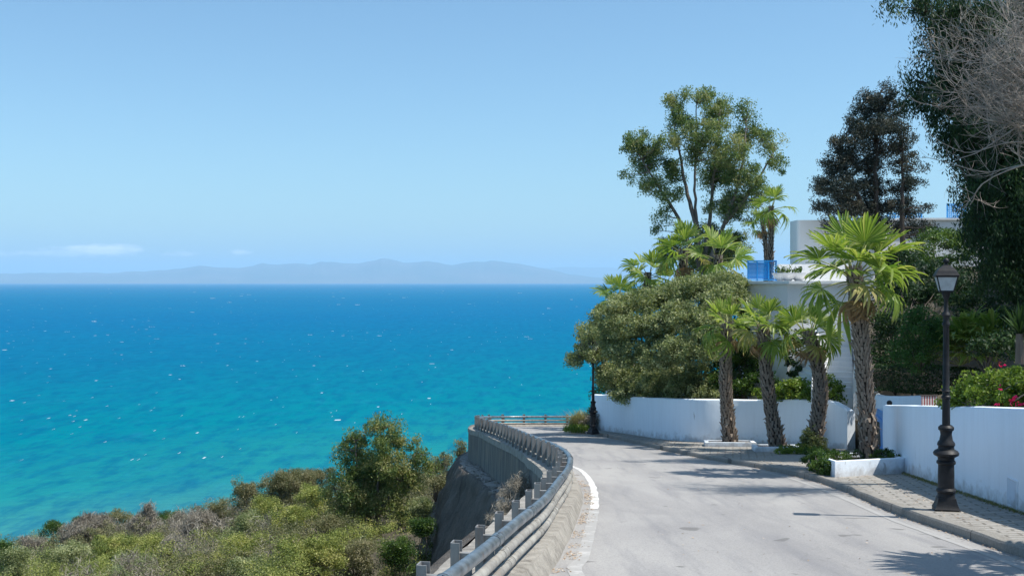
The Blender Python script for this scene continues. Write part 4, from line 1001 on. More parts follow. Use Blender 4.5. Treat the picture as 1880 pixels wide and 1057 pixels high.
# ------------------------------------------------------------------ trees
e = [E(px, py, 55 + dd, rx * 1.0, ry * 1.0) for px, py, rx, ry, dd in (
 (1168, 262, 25, 20, 0), (1186, 293, 28, 22, .5), (1154, 324, 13, 12, 0), (1236, 198, 18, 20, 0), (1243, 228, 24, 20, .6), (1278, 176, 24, 13, 0), (1304, 172, 13, 12, 0), (1318, 208, 27, 26, 1), (1290, 242, 32, 25, -1), (1228, 260, 24, 17, -.6), (1369, 208, 15, 20, 0), (1374, 242, 24, 22, .6), (1417, 262, 22, 20, 0), (1430, 298, 16, 18, 0), (1338, 276, 32, 26, -1), (1318, 317, 34, 27, 1), (1366, 330, 28, 28, -.6), (1238, 314, 24, 18, .6), (1272, 290, 22, 18, 0), (1198, 344, 26, 14, 0), (1232, 358, 24, 12, -.5), (1355, 371, 30, 20, 0), (1322, 388, 26, 16, 0), (1216, 392, 18, 11, 0), (1212, 419, 13, 10, 0), (1379, 405, 13, 12, 0), (1304, 474, 46, 24, 1), (1345, 450, 28, 24, 1), (1236, 458, 28, 22, 1), (1395, 352, 14, 22, 0), (1290, 430, 30, 16, 1))]
bs = P(1292, 600, 55)
tree('eucalyptus_tree', 'tall spreading eucalyptus with open crown rising behind the garden palms', 'tree', bs, e,
     [[bs, P(1286, 480, 55), P(1276, 350, 55), P(1279, 190, 55)], [P(1288, 500, 55), P(1245, 400, 55), P(1200, 330, 55), P(1162, 268, 55)], [P(1290, 500, 55), P(1304, 400, 55.3), P(1312, 300, 55.5), P(1322, 200, 55.6)], [P(1292, 500, 55), P(1330, 410, 54.5), P(1362, 310, 54.5), P(1370, 220, 54.8)], [P(1330, 410, 54.5), P(1385, 340, 54.7), P(1422, 275, 55)], [P(1280, 420, 55), P(1256, 330, 55.5), P(1236, 215, 55.5)]],
     M['euc'], M['bark'], 31, 18, 0.32, 105, 0.12, 0.36, (0, 0, -1), 0.9, 0.13, 0.40, 0.15, grow=1.13, tvar=0.32, brad=0.035, reach=2.4, sq=1.0)
e = [E(px, py, 47 + dd, rx, ry) for px, py, rx, ry, dd in (
 (1627, 173, 12, 18, 0), (1585, 176, 10, 14, 0), (1611, 186, 17, 17, 0), (1596, 206, 26, 18, .3), (1641, 204, 19, 20, 0), (1565, 218, 12, 13, 0), (1613, 234, 38, 15, -.4), (1573, 236, 20, 10, 0), (1657, 252, 20, 22, 0), (1537, 266, 10, 18, 0), (1566, 266, 24, 20, -.3), (1619, 272, 30, 14, .5), (1517, 294, 10, 16, 0), (1546, 298, 28, 20, 0), (1594, 305, 28, 16, .5), (1658, 293, 22, 17, 0), (1697, 307, 15, 5, 0), (1502, 338, 12, 16, 0), (1542, 342, 32, 20, -.4), (1598, 344, 30, 16, .6), (1655, 335, 22, 20, 0), (1684, 336, 14, 8, 0), (1505, 373, 15, 16, 0), (1548, 380, 30, 18, 0), (1603, 384, 32, 16, .6), (1658, 382, 26, 17, 0), (1692, 384, 15, 8, 0), (1519, 408, 14, 14, 0), (1617, 415, 28, 14, .6), (1690, 416, 20, 10, 0), (1668, 425, 20, 10, 0))]
bs = P(1613, 520, 47)
tree('cypress_tree', 'dark feathery cypress in front of the white upper house', 'tree', bs, e,
     [[bs, P(1610, 400, 47), P(1608, 280, 47), P(1616, 170, 47)], [P(1657, 520, 46.5), P(1656, 400, 46.5), P(1657, 260, 46.8)], [P(1611, 430, 47), P(1560, 330, 47), P(1540, 262, 47)]],
     M['cypress'], M['bark_dark'], 33, 44, 0.26, 70, 0.10, 0.36, (0, 0, 1), 0.7, 0.16, 0.5, 0.1, grow=1.22, brad=0.028, reach=2.2, sq=0.8)
# big shrub-tree hanging over the wall
e = [E(px, py, D - (3.4 if py < 660 and px > 1100 else 0), rx, ry, 1.15) for px, py, rx, ry, D in (
 (1054, 660, 13, 10, 42), (1083, 612, 22, 17, 42), (1084, 645, 26, 16, 42), (1112, 582, 22, 20, 42), (1138, 560, 26, 16, 42), (1179, 549, 32, 18, 42), (1150, 600, 34, 24, 41), (1219, 547, 34, 19, 42), (1254, 533, 32, 18, 41.5), (1288, 524, 26, 16, 41.5), (1204, 598, 36, 26, 40.6), (1252, 582, 36, 28, 40), (1152, 648, 36, 22, 41), (1206, 648, 36, 26, 40), (1252, 640, 36, 26, 39), (1130, 676, 22, 12, 42), (1160, 702, 28, 13, 41.5), (1205, 702, 32, 16, 40), (1250, 704, 30, 16, 38.5), (1288, 684, 22, 22, 38), (1290, 632, 28, 26, 38.5), (1300, 590, 30, 26, 39), (1325, 545, 28, 22, 40), (1342, 520, 24, 12, 41), (1100, 640, 34, 20, 43), (1120, 690, 26, 22, 42.5), (1150, 720, 30, 16, 41.5), (1180, 690, 34, 24, 41.5), (1210, 722, 34, 14, 40), (1250, 724, 34, 14, 38.8), (1235, 690, 30, 20, 40), (1290, 716, 28, 16, 37.6), (1130, 620, 30, 24, 42.5), (1330, 515, 26, 14, 41), (1262, 520, 22, 12, 41.5), (1350, 540, 18, 16, 40.5), (1310, 560, 26, 24, 40))]
bs = P(1200, 760, 42)
tree('overhanging_shrub_tree', 'broad olive-green tree spilling over the white wall above the far lamp', 'tree', bs, e,
     [[bs, P(1190, 680, 42), P(1160, 610, 42), P(1120, 580, 42)], [bs, P(1215, 690, 41.5), P(1225, 620, 41), P(1250, 550, 41)], [P(1190, 690, 42), P(1130, 655, 42), P(1070, 650, 42)], [P(1215, 690, 41.5), P(1270, 640, 40), P(1300, 590, 40)]],
     M['olive'], M['bark'], 35, 95, 0.19, 36, 0.085, 0.5, None, 0, 0.11, 0.2, 0.5, grow=1.12, tvar=0.3, brad=0.02, reach=1.9)
e = [E(px, py, D, rx, ry, 0.9) for px, py, rx, ry, D in ((1330, 700, 26, 26, 37), (1370, 700, 24, 22, 36.5), (1395, 660, 18, 26, 36.8), (1350, 650, 26, 30, 37.5), (1375, 600, 20, 28, 38), (1345, 590, 22, 26, 38.5), (1320, 650, 22, 30, 38), (1392, 560, 14, 22, 38.6), (1370, 530, 18, 18, 39), (1410, 700, 14, 14, 36))]
shrub('climbing_shrub', 'dense glossy green climber filling the gap behind the two left pavement palms', P(1360, 745, 37), e, M['green'], 36, 15, 0.25, 48, 0.11, 0.55)
# plants above the wall by the stairs
wtop = lambda px, dy=0: None
e = [E(1440, 722, 33.6, 28, 13, .5), E(1470, 708, 33.4, 16, 16, .4), E(1500, 722, 32.6, 26, 16, .5), E(1532, 716, 32.2, 22, 10, .4), E(1520, 700, 32.6, 18, 9, .4), E(1420, 716, 34, 16, 12, .4), E(1455, 712, 33.2, 20, 16, .5), E(1485, 732, 32.6, 20, 12, .35), E(1400, 722, 34.6, 18, 12, .4), E(1540, 725, 31.8, 14, 10, .35), E(1515, 735, 32.0, 18, 10, .35)]
shrub('wall_shrub', 'bright leafy shrub leaning over the white wall between the palm trunks', P(1480, 745, 33.6), e, M['bright'], 37, 75, 0.16, 26, 0.09, 0.6)
e = [E(1456, 636, 35, 10, 20, .3), E(1460, 680, 35, 12, 24, .3), E(1448, 660, 35.1, 9, 16, .3), E(1470, 620, 35, 8, 18, .3)]
shrub('ivy', 'dark ivy climbing the white terrace wall behind the third palm', P(1465, 705, 35), e, M['dark'], 38, 60, 0.13, 30, 0.09, 0.7, cat='climber')
# hillside trees at the right edge
e = [E(px, py, D, rx, ry, dp) for px, py, rx, ry, D, dp in (
 (1640, 12, 16, 12, 26, .5), (1700, 10, 34, 22, 26, .8), (1760, 30, 50, 36, 26, 1.2), (1720, 62, 26, 20, 26, .6), (1700, 100, 16, 14, 26, .5), (1740, 110, 30, 30, 26, .9), (1800, 80, 60, 50, 26, 1.6), (1860, 60, 50, 60, 26, 1.8), (1678, 150, 20, 22, 26, .5), (1700, 185, 30, 26, 26, .8), (1750, 170, 40, 40, 26, 1.2), (1820, 160, 60, 60, 26, 1.8), (1880, 160, 40, 60, 26, 1.8), (1720, 215, 24, 16, 26, .6), (1765, 240, 34, 34, 26, 1.1), (1830, 250, 56, 50, 26, 1.6), (1745, 275, 16, 14, 26, .5), (1790, 300, 34, 34, 26, 1.1), (1850, 330, 50, 50, 26, 1.5), (1790, 365, 28, 36, 25.6, .9), (1840, 400, 46, 50, 25.6, 1.4), (1800, 430, 26, 36, 25.4, .9), (1860, 470, 40, 50, 25.4, 1.2), (1825, 500, 34, 34, 25.2, 1.0), (1880, 540, 30, 34, 25.2, .9), (1800, 470, 18, 26, 25.2, .6), (1930, 250, 60, 120, 26, 2), (1930, 420, 60, 100, 26, 2), (1920, 60, 60, 80, 26, 2))]
for _x, _y, _z in ((16, 27, 3), (17, 30, 3.5), (16.5, 33, 4), (19, 28, 5), (19.5, 32, 5.5), (18, 36, 5), (15.2, 29, 4.5), (17.5, 24, 4), (20, 35, 6)): e.append((Vector((_x + 1.5, _y, CZ + _z)), 1.7, 1.7, 1.3))  # extra crown lobes out of view, added to shade the bank
bs = Vector((13.6, 27, garden_z(13.6, 27)))
tree('pepper_tree', 'huge dark weeping tree filling the upper right corner', 'tree', bs, e,
     [[bs, P(1960, 450, 27), P(1910, 250, 26.6), P(1860, 60, 26.4)], [P(1930, 330, 27), P(1850, 240, 26.5), P(1760, 180, 26.2), P(1690, 150, 26)], [P(1900, 200, 26.6), P(1800, 100, 26.2), P(1700, 30, 26)], [P(1950, 420, 27), P(1870, 390, 26), P(1800, 380, 25.6)]],
     M['dark'], M['bark_dark'], 41, 58, 0.24, 80, 0.10, 0.28, (0, 0, -1), 1.3, 0.28, 0.2, 0.2, brad=0.025, reach=2.2, sq=1.5)
e = [E(1775, 415, 27.5, 13, 16, .5), E(1783, 395, 27.3, 10, 14, .4)]
shrub('yellow_green_bush', 'small yellow-green leafy bush lit beside the dark weeping tree', P(1780, 455, 28), e, M['bright'], 43, 60, 0.13, 28, 0.08, 0.45)

# bare leafless tree in front of it
rng = np.random.default_rng(77); bare_b = Vector((10.9, 19.5, garden_z(10.9, 19.5)))
root = empty('bare_tree', bare_b, 'leafless tree with a tangle of pale grey twigs at the upper right edge', 'tree')
tk = MB(); tw = MB()
hub = [bare_b, P(2010, 480, 19.5), P(1960, 300, 19), P(1925, 120, 19)]; hp_ = catmull(hub, 0.4); tk.tube(hp_, [0.2 * (1 - .6 * i / (len(hp_) - 1)) for i in range(len(hp_))], 10)
def twig(p, d, L, r, depth):
    n = 6; pts = [p.copy()]; q = p.copy(); dd = d.normalized(); step = L / n
    curl = Vector(rng.normal(size=3)) * 0.10 + Vector((0, 0, 0.075))
    for i in range(n):
        dd = (dd + curl + Vector(rng.normal(size=3)) * 0.10).normalized(); q = q + dd * step; pts.append(q.copy())
    (tk if r > 0.016 else tw).tube(pts, [r * (1 - 0.65 * i / n) for i in range(n + 1)], 5 if r > .01 else 3, cap=False)
    if depth <= 0: return
    kids = [4, 5, 6, 4][depth - 1] if depth < 4 else 4
    for _ in range(kids):
        i = rng.integers(1, n + 1); nd = (pts[i] - pts[i - 1]).normalized() + Vector(rng.normal(size=3)) * 0.55
        twig(pts[i], nd, L * rng.uniform(0.45, 0.75), max(0.0036, r * 0.5), depth - 1)
for (px, py, D, tx, ty, L, r) in ((1960, 300, 19, 1800, 250, 1.5, .030), (1955, 280, 19, 1790, 180, 1.7, .026), (1945, 220, 19, 1800, 120, 1.6, .024), (1940, 180, 19, 1790, 60, 1.6, .024), (1930, 140, 19, 1820, -20, 1.5, .024), (1960, 320, 19, 1830, 310, 1.3, .032), (1930, 120, 19, 1850, 40, 1.4, .02), (1950, 240, 19, 1850, 200, 1.3, .022), (1950, 260, 19.3, 1770, 215, 1.7, .02), (1935, 120, 19.3, 1760, 60, 1.5, .02), (1940, 200, 18.7, 1850, 140, 1.2, .02)):
    a_ = P(px, py, D); b_ = P(tx, ty, D - rng.uniform(-.4, .6)); twig(a_, b_ - a_, L, r, 3)
for i in range(15):
    a_ = P(rng.uniform(1890, 1960), rng.uniform(-20, 300), 19 + rng.uniform(-.5, .8)); b_ = P(rng.uniform(1740, 1830), rng.uniform(-10, 270), 19 + rng.uniform(-.6, .6)); twig(a_, b_ - a_, rng.uniform(1.0, 1.5), 0.013, 3)
def hanging(pix, D, r, kids=True):
    pts = catmull([P(x, y, D) for x, y in pix], 0.12); tk.tube(pts, [r * (1 - .8 * i / (len(pts) - 1)) for i in range(len(pts))], 6)
    if kids:
        for i in range(4, len(pts) - 1, 3): twig(pts[i], (pts[min(i + 1, len(pts) - 1)] - pts[i - 1]) + Vector(rng.normal(size=3)) * .08, 0.4 * rng.uniform(.5, 1), 0.005, 1)
hanging([(1960, 250), (1880, 232), (1850, 245), (1815, 268), (1790, 282), (1765, 290), (1745, 300)], 18.8, .026)
hanging([(1900, 262), (1850, 262), (1800, 276), (1772, 280), (1735, 265), (1712, 250), (1697, 236)], 18.8, .014)
hanging([(1900, 200), (1850, 192), (1800, 180), (1750, 150), (1722, 110)], 18.9, .012)
hanging([(1900, 215), (1840, 200), (1780, 196), (1720, 195), (1680, 185), (1668, 175)], 18.9, .012)
hanging([(1900, 180), (1860, 175), (1800, 165), (1760, 142), (1720, 125)], 18.7, .012)
tk.build('trunk', M['bare'], root, True, local=tuple(bare_b)); tw.build('twigs', M['bare'], root, False, local=tuple(bare_b))

# ------------------------------------------------------------------ garden plants on the right bank
def box_hedge(name, label, p0, p1, w, h, seed, leaf='dark', zoff=0.0, cat='hedge', L=0.055, dens=900):
    rng = np.random.default_rng(seed); p0 = Vector(p0); p1 = Vector(p1); d = p1 - p0; Ln = d.length; dn = d.normalized(); nr = Vector((-dn.y, dn.x, 0)).normalized()
    area = 2 * (w + h) * Ln; n = int(dens * area); u = rng.random(n); a = rng.random(n) * 2 * math.pi
    # squircle cross-section
    ca, sa = np.cos(a), np.sin(a); rr_ = 1 / (np.abs(ca) ** 4 + np.abs(sa) ** 4) ** .25; dp = 1 - np.abs(rng.normal(0, 0.10, n))
    lump = 1 + 0.06 * np.sin(u * Ln * 3.1 + a * 2) + 0.05 * np.sin(u * Ln * 7.3)
    y = ca * rr_ * w / 2 * dp * lump; z = (sa * rr_ * dp * lump + 1) * h / 2
    c = np.array(tuple(p0))[None] * (1 - u)[:, None] + np.array(tuple(p1))[None] * u[:, None] + y[:, None] * np.array(tuple(nr))[None]; c[:, 2] += z
    root = empty(name, p0, label, cat); t = 0.5 + rng.normal(0, .22, n) + .15 * np.sin(u * Ln * 2.3 + a)
    link('foliage', quads_mesh('foliage', leaf_quads(rng, c, L, .55) - np.array(tuple(p0)), t, M[leaf]), root)
    mb = MB()
    k_ = max(3, int(Ln / .5))
    for i in range(k_):
        q = p0.lerp(p1, (i + .5) / k_)
        for _ in range(5): limb(mb, rng, q - Vector((0, 0, .1)), q + nr * rng.uniform(-w, w) * .4 + Vector((rng.uniform(-.2, .2), 0, h * rng.uniform(.5, .9))), .014, .004, 0, 3, .1, 4)
    mb.build('stems', M['bark_dark'], root, local=tuple(p0)); return root
box_hedge('clipped_hedge', 'long dark clipped hedge above the curved white wall', P(1600, 716, 29.6), P(1790, 728, 26.8), 0.9, 0.72, 51)
e = [E(1686, 620, 26.4, 38, 52, .7), E(1680, 650, 26.3, 36, 26, .7), E(1696, 590, 26.4, 26, 24, .6)]
shrub('rounded_bush', 'rounded dark green bush on the bank just left of the near lamp post', P(1688, 680, 26.5), e, M['bush'], 52, 30, 0.20, 60, 0.06, 0.5, shell=.6)
e = [E(1700, 440, 40, 26, 16, .8), E(1740, 440, 38, 30, 22, .9), E(1725, 470, 37, 30, 20, .8), E(1770, 465, 36, 18, 20, .8), E(1690, 470, 38, 20, 14, .7)]
shrub('terrace_bush', 'sunlit green bush against the white upper wall above the lamp', P(1725, 500, 38), e, M['green'], 53, 14, 0.26, 50, 0.10, 0.45)
e = [E(1660, 480, 36, 30, 26, .8), E(1700, 500, 35, 26, 14, .8), E(1640, 530, 32, 30, 30, .8), E(1630, 590, 31, 22, 40, .7), E(1625, 650, 30, 20, 34, .6), E(1670, 540, 34, 34, 26, .9), E(1720, 530, 34, 34, 22, .9), E(1770, 530, 33, 30, 24, .8), E(1650, 500, 37, 30, 22, .9), E(1740, 500, 36, 30, 18, .8)]
shrub('bank_shrub', 'dark shrub filling the bank to the right of the tallest palm trunk', P(1640, 660, 32), e, M['dark'], 54, 22, 0.28, 60, 0.09, 0.5)
e = [E(1765, 700, 22, 16, 30, .5), E(1830, 640, 24, 40, 26, .8), E(1870, 600, 24.5, 30, 34, .8), E(1800, 600, 27.5, 34, 30, .8), E(1760, 560, 28.5, 30, 24, .8), E(1850, 560, 27, 30, 24, .8)]
shrub('bank_shrub', 'dark leafy undergrowth on the bank right of the near lamp', P(1810, 690, 25.5), e[1:], M['dark'], 55, 14, 0.26, 60, 0.10, 0.4)
# bougainvillea over the right wall
e = [E(1750, 738, 19.0, 22, 18, .3), E(1790, 715, 18.6, 30, 26, .4), E(1835, 708, 18.0, 34, 30, .5), E(1875, 712, 17.5, 26, 34, .5), E(1738, 742, 19.2, 9, 14, .2), E(1766, 725, 19, 18, 18, .3), E(1915, 705, 17, 34, 36, .6), E(1960, 700, 16, 40, 40, .6), E(1810, 728, 17.9, 40, 14, .3), E(1860, 732, 17.2, 30, 10, .3)]
bs = P(1840, 760, 18.2); o = shrub('bougainvillea', 'bright bougainvillea bush with pink flowers spilling over the right wall', bs, e, M['bright'], 56, 170, 0.11, 22, 0.062, 0.62, sq=.9, shell=.3)
rng = np.random.default_rng(9); c = []
for px, py, D in ((1859, 738, 16.9), (1862, 734, 16.9), (1836, 712, 17.2), (1838, 668, 17.6), (1866, 730, 16.9), (1872, 742, 16.6), (1833, 745, 17.2)):
    c.append(np.array(tuple(P(px, py, D))) + rng.normal(size=(7 if py > 720 else 4, 3)) * .026)
for c_ in c: link('flower_cluster', quads_mesh('flower_cluster', leaf_quads(rng, c_, .05, .9) - np.array(tuple(bs)), rng.random(len(c_)), M['pink']), o)
# low fan palms and yucca on the bank
for i, (px, py, D, sc, lb) in enumerate(((1765, 640, 26.5, 1.25, 'low dwarf fan palm on the shaded bank right of the lamp lantern'), (1815, 625, 26.0, 1.1, 'low dwarf fan palm on the shaded bank nearer the yucca'))):
    base_ = P(px, py + 30, D); root = empty('dwarf_palm', base_, lb, 'palm'); rng = np.random.default_rng(60 + i); pm = MB()
    for j in range(18):
        az = j * 2.4; el = math.radians(75 - 70 * j / 17); L = 0.55 * sc; d = Vector((math.cos(az) * math.cos(el), math.sin(az) * math.cos(el), math.sin(el)))
        en = d * L + Vector((0, 0, .1)); pm.tube([Vector((0, 0, 0)), en], [.014, .009], 5); me = FR['mid'][j % 3]
        y = Vector((0, 0, 1)).cross(d).normalized(); z = d.cross(y); o = link('frond', me, root); o.matrix_local = Matrix.Translation(en) @ Matrix((d, y, z)).transposed().to_4x4() @ Matrix.Diagonal((sc * .8, sc * .8, sc * .8, 1))
    pm.build('leaf_stalks', M['petiole'], root)
base_ = P(1872, 650, 22.5); root = empty('yucca', base_, 'spiky dark green yucca at the right edge above the flowering bush', 'yucca'); rng = np.random.default_rng(66); Q = []
for j in range(70):
    az = rng.uniform(0, 6.28); el = math.radians(rng.uniform(-10, 80)); L = rng.uniform(.55, .8); d = Vector((math.cos(az) * math.cos(el), math.sin(az) * math.cos(el), math.sin(el))); s_ = Vector((-math.sin(az), math.cos(az), 0)) * .022; o_ = Vector((0, 0, .42))
    md = o_ + d * L * .5; tp_ = o_ + d * L - Vector((0, 0, .12 * L * math.cos(el)))
    Q.append([o_ - s_ * .6, o_ + s_ * .6, md + s_, md - s_]); Q.append([md - s_, md + s_, tp_ + s_ * .08, tp_ - s_ * .08])
link('leaves', quads_mesh('leaves', np.array([[tuple(v) for v in q] for q in Q]), rng.random(len(Q)), M['dark']), root)
mb = MB(); mb.tube([(0, 0, -.2), (0, 0, .42)], [.09, .07], 10); mb.build('trunk', M['bark'], root)
# creeper round the foot of the third palm, ground cover, planter hedges
p3 = PB[2]; e = [((p3.x - .02, p3.y - .18, p3.z + .30), .30, .22, .38), ((p3.x - .12, p3.y - .2, p3.z + .12), .32, .24, .20), ((p3.x + .1, p3.y - .2, p3.z + .15), .28, .2, .25)]
shrub('creeper', 'olive creeper clinging to the foot of the third palm', p3, e, M['olive'], 71, 420, 0.07, 22, 0.045, 0.5, cat='climber', stem=True)
q = G(1470, 830, .15); e = [((q.x + dx, q.y + dy, q.z + .05), .30, .28, .10) for dx, dy in ((-.45, -.1), (-.1, -.15), (.3, -.05), (.65, .1), (0.1, .3), (-.25, .25))]
shrub('ground_cover', 'patch of bright green ground cover at the foot of the creeper-wrapped palm', q, e, M['bright'], 72, 420, 0.06, 20, 0.05, 0.4, cat='ground cover', stem=False)
q = G(1520, 872, .14); e = [((6.28, 21.9, rz(21.9, .32)), .18, .30, .24), ((6.35, 22.6, rz(22.6, .34)), .18, .34, .26), ((6.42, 23.3, rz(23.3, .36)), .2, .34, .26), ((6.22, 22.2, rz(22.2, .22)), .12, .3, .16), ((6.9, 23.2, rz(23.2, .42)), .36, .3, .14), ((6.75, 22.5, rz(22.5, .42)), .25, .25, .12)]
shrub('planter_hedge', 'dense green succulent hedge overflowing the left end of the white planter', Vector((6.3, 22.3, rz(22.3, .14))), e, M['green'], 73, 420, 0.065, 26, 0.05, 0.35, cat='hedge', bias=(0, 0, 1), bw=.8, shell=.5)
e = [((7.85, 23.0, rz(23.0, .44)), .30, .30, .13), ((7.5, 23.3, rz(23.3, .42)), .3, .2, .12), ((7.95, 22.75, rz(22.75, .42)), .16, .2, .1)]
shrub('planter_hedge', 'low green plants in the right end of the white planter by the wall', Vector((7.8, 23.0, rz(23.0, .3))), e, M['green'], 74, 500, 0.06, 22, 0.05, 0.35, cat='hedge', bias=(0, 0, 1), bw=.8)
# weeds at the far bend
def grass_tuft(base, n, L, w, seed, label, leaf='drygrass', spread=.35, name='grass_clump'):
    rng = np.random.default_rng(seed); az = rng.uniform(0, 6.28, n); le = rng.uniform(.15, .75, n); r = rng.random(n) ** .5 * spread
    b_ = np.stack([np.cos(az * 3) * r, np.sin(az * 3) * r, np.zeros(n)], 1); d = np.stack([np.cos(az) * np.sin(le), np.sin(az) * np.sin(le), np.cos(le)], 1)
    s_ = np.stack([-np.sin(az), np.cos(az), 0 * az], 1) * w; Ls = (L * rng.uniform(.5, 1.1, n))[:, None]
    md = b_ + d * Ls * .55; tp_ = b_ + d * Ls * .95 + np.stack([np.cos(az), np.sin(az), -.4 + 0 * az], 1) * Ls * .18
    Q = np.concatenate([np.stack([b_ - s_, b_ + s_, md + s_ * .8, md - s_ * .8], 1), np.stack([md - s_ * .8, md + s_ * .8, tp_ + s_ * .1, tp_ - s_ * .1], 1)]); t = rng.random(n)
    o = link(name, quads_mesh(name, Q, np.concatenate([t, t]), M[leaf])); o.location = base; return tag(o, label, 'grass')
grass_tuft(G(1066, 789, .1), 900, 0.95, .012, 81, 'tall yellowish grass clump at the road bend left of the far lamp', spread=.5)
grass_tuft(G(1060, 791, .1), 500, 0.35, .012, 82, 'short green grass fringe below the tall clump at the bend', 'bright', .6)
shrub('dry_bush', 'dry brown bush behind the far street lamp', G(1084, 786, .1), [E(1080, 776, 44.5, 14, 12, .4), E(1090, 768, 44.8, 10, 12, .4)], M['dead'], 83, 60, .2, 50, .14, .08)
shrub('bend_shrub', 'green shrub growing beside the wall end above the far bend', P(1098, 790, 47), [E(1096, 735, 47.3, 12, 22, .4), E(1102, 712, 47.5, 10, 12, .4), E(1090, 760, 47, 10, 14, .4)], M['green'], 84, 30, .22, 40, .1, .45)
# leaning stick
mb = MB(); a_ = G(1122, 790, .12); b_ = P(1131, 727, a_.y + .35); mb.tube([a_, a_.lerp(b_, .5) + Vector((.02, 0, 0)), b_], [.035, .032, .03], 6)
tag(mb.build('leaning_pole', M['wood'], smooth=True), 'dark wooden pole leaning against the far end of the white wall', 'pole')
# striped cloth on rail behind the right wall
root = empty('striped_screen', P(1706, 745, 23.6), 'small red and white striped panel behind the right wall', 'screen'); L_ = tuple(root.location)
m, nt, b = mk('red_white_stripes'); k = N(nt); s = k.n('ShaderNodeSeparateXYZ'); k.l(k.pos(), s.inputs[0])
k.l(k.mix(k.ramp(k.math('FRACT', k.math('MULTIPLY', s.outputs['X'], 17.0)), [(0.0, 0.0), (0.45, 0.0), (0.5, 1.0)], 'CONSTANT'), (0.75, 0.72, 0.7), (0.40, 0.10, 0.10)), b.inputs['Base Color']); M['stripe'] = m
mb = MB(); a_ = P(1706, 737, 23.6); mb.box((a_.x, a_.y, a_.z - .05), (.34, .03, .34), .1); mb.build('cloth', M['stripe'], root, local=L_)
mb = MB(); mb.box((a_.x, a_.y, a_.z + .135), (.38, .05, .03), .1); mb.build('rail', M['wood'], root, local=L_)

# ------------------------------------------------------------------ seaward hillside vegetation
e = [E(px, py, 45 + dd, rx, ry) for px, py, rx, ry, dd in (
 (700, 773, 16, 9, 0), (684, 788, 18, 12, 0), (716, 790, 17, 14, 0), (649, 797, 13, 10, 0), (658, 820, 24, 16, .3), (700, 817, 22, 16, -.5), (726, 815, 20, 16, .3), (760, 816, 14, 11, 0), (770, 842, 20, 14, 0), (794, 856, 9, 16, 0), (622, 840, 10, 11, 0), (668, 852, 32, 20, .5), (714, 852, 32, 20, -.5), (634, 876, 26, 16, 0), (690, 884, 32, 22, .7), (738, 874, 24, 20, 0), (762, 878, 15, 18, 0), (610, 902, 20, 13, 0), (655, 908, 32, 18, 0), (715, 912, 30, 20, 0), (668, 938, 28, 16, 0), (628, 935, 26, 14, 0), (740, 950, 20, 16, 0))]
bs = P(692, 1050, 45)
tree('hillside_eucalyptus', 'rust-tinged eucalyptus on the slope left of the retaining wall', 'tree', bs, e,
     [[bs, P(690, 960, 45), P(696, 860, 45), P(700, 785, 45)], [P(690, 980, 45), P(660, 900, 45), P(652, 810, 45)], [P(692, 950, 45), P(735, 880, 45), P(765, 830, 45)], [P(690, 970, 45), P(640, 930, 45), P(612, 895, 45)]],
     M['euc_low'], M['bark'], 91, 34, 0.27, 95, 0.095, 0.42, (0, 0, -1), .8, 0.10, 0.3, .15, grow=1.2, tvar=0.3, brad=.022, reach=2.0, sq=1.0)
def gpt(px, D): x = (px - CX) / F * D; return Vector((x, D, CZ - hill_depth(x, D)))
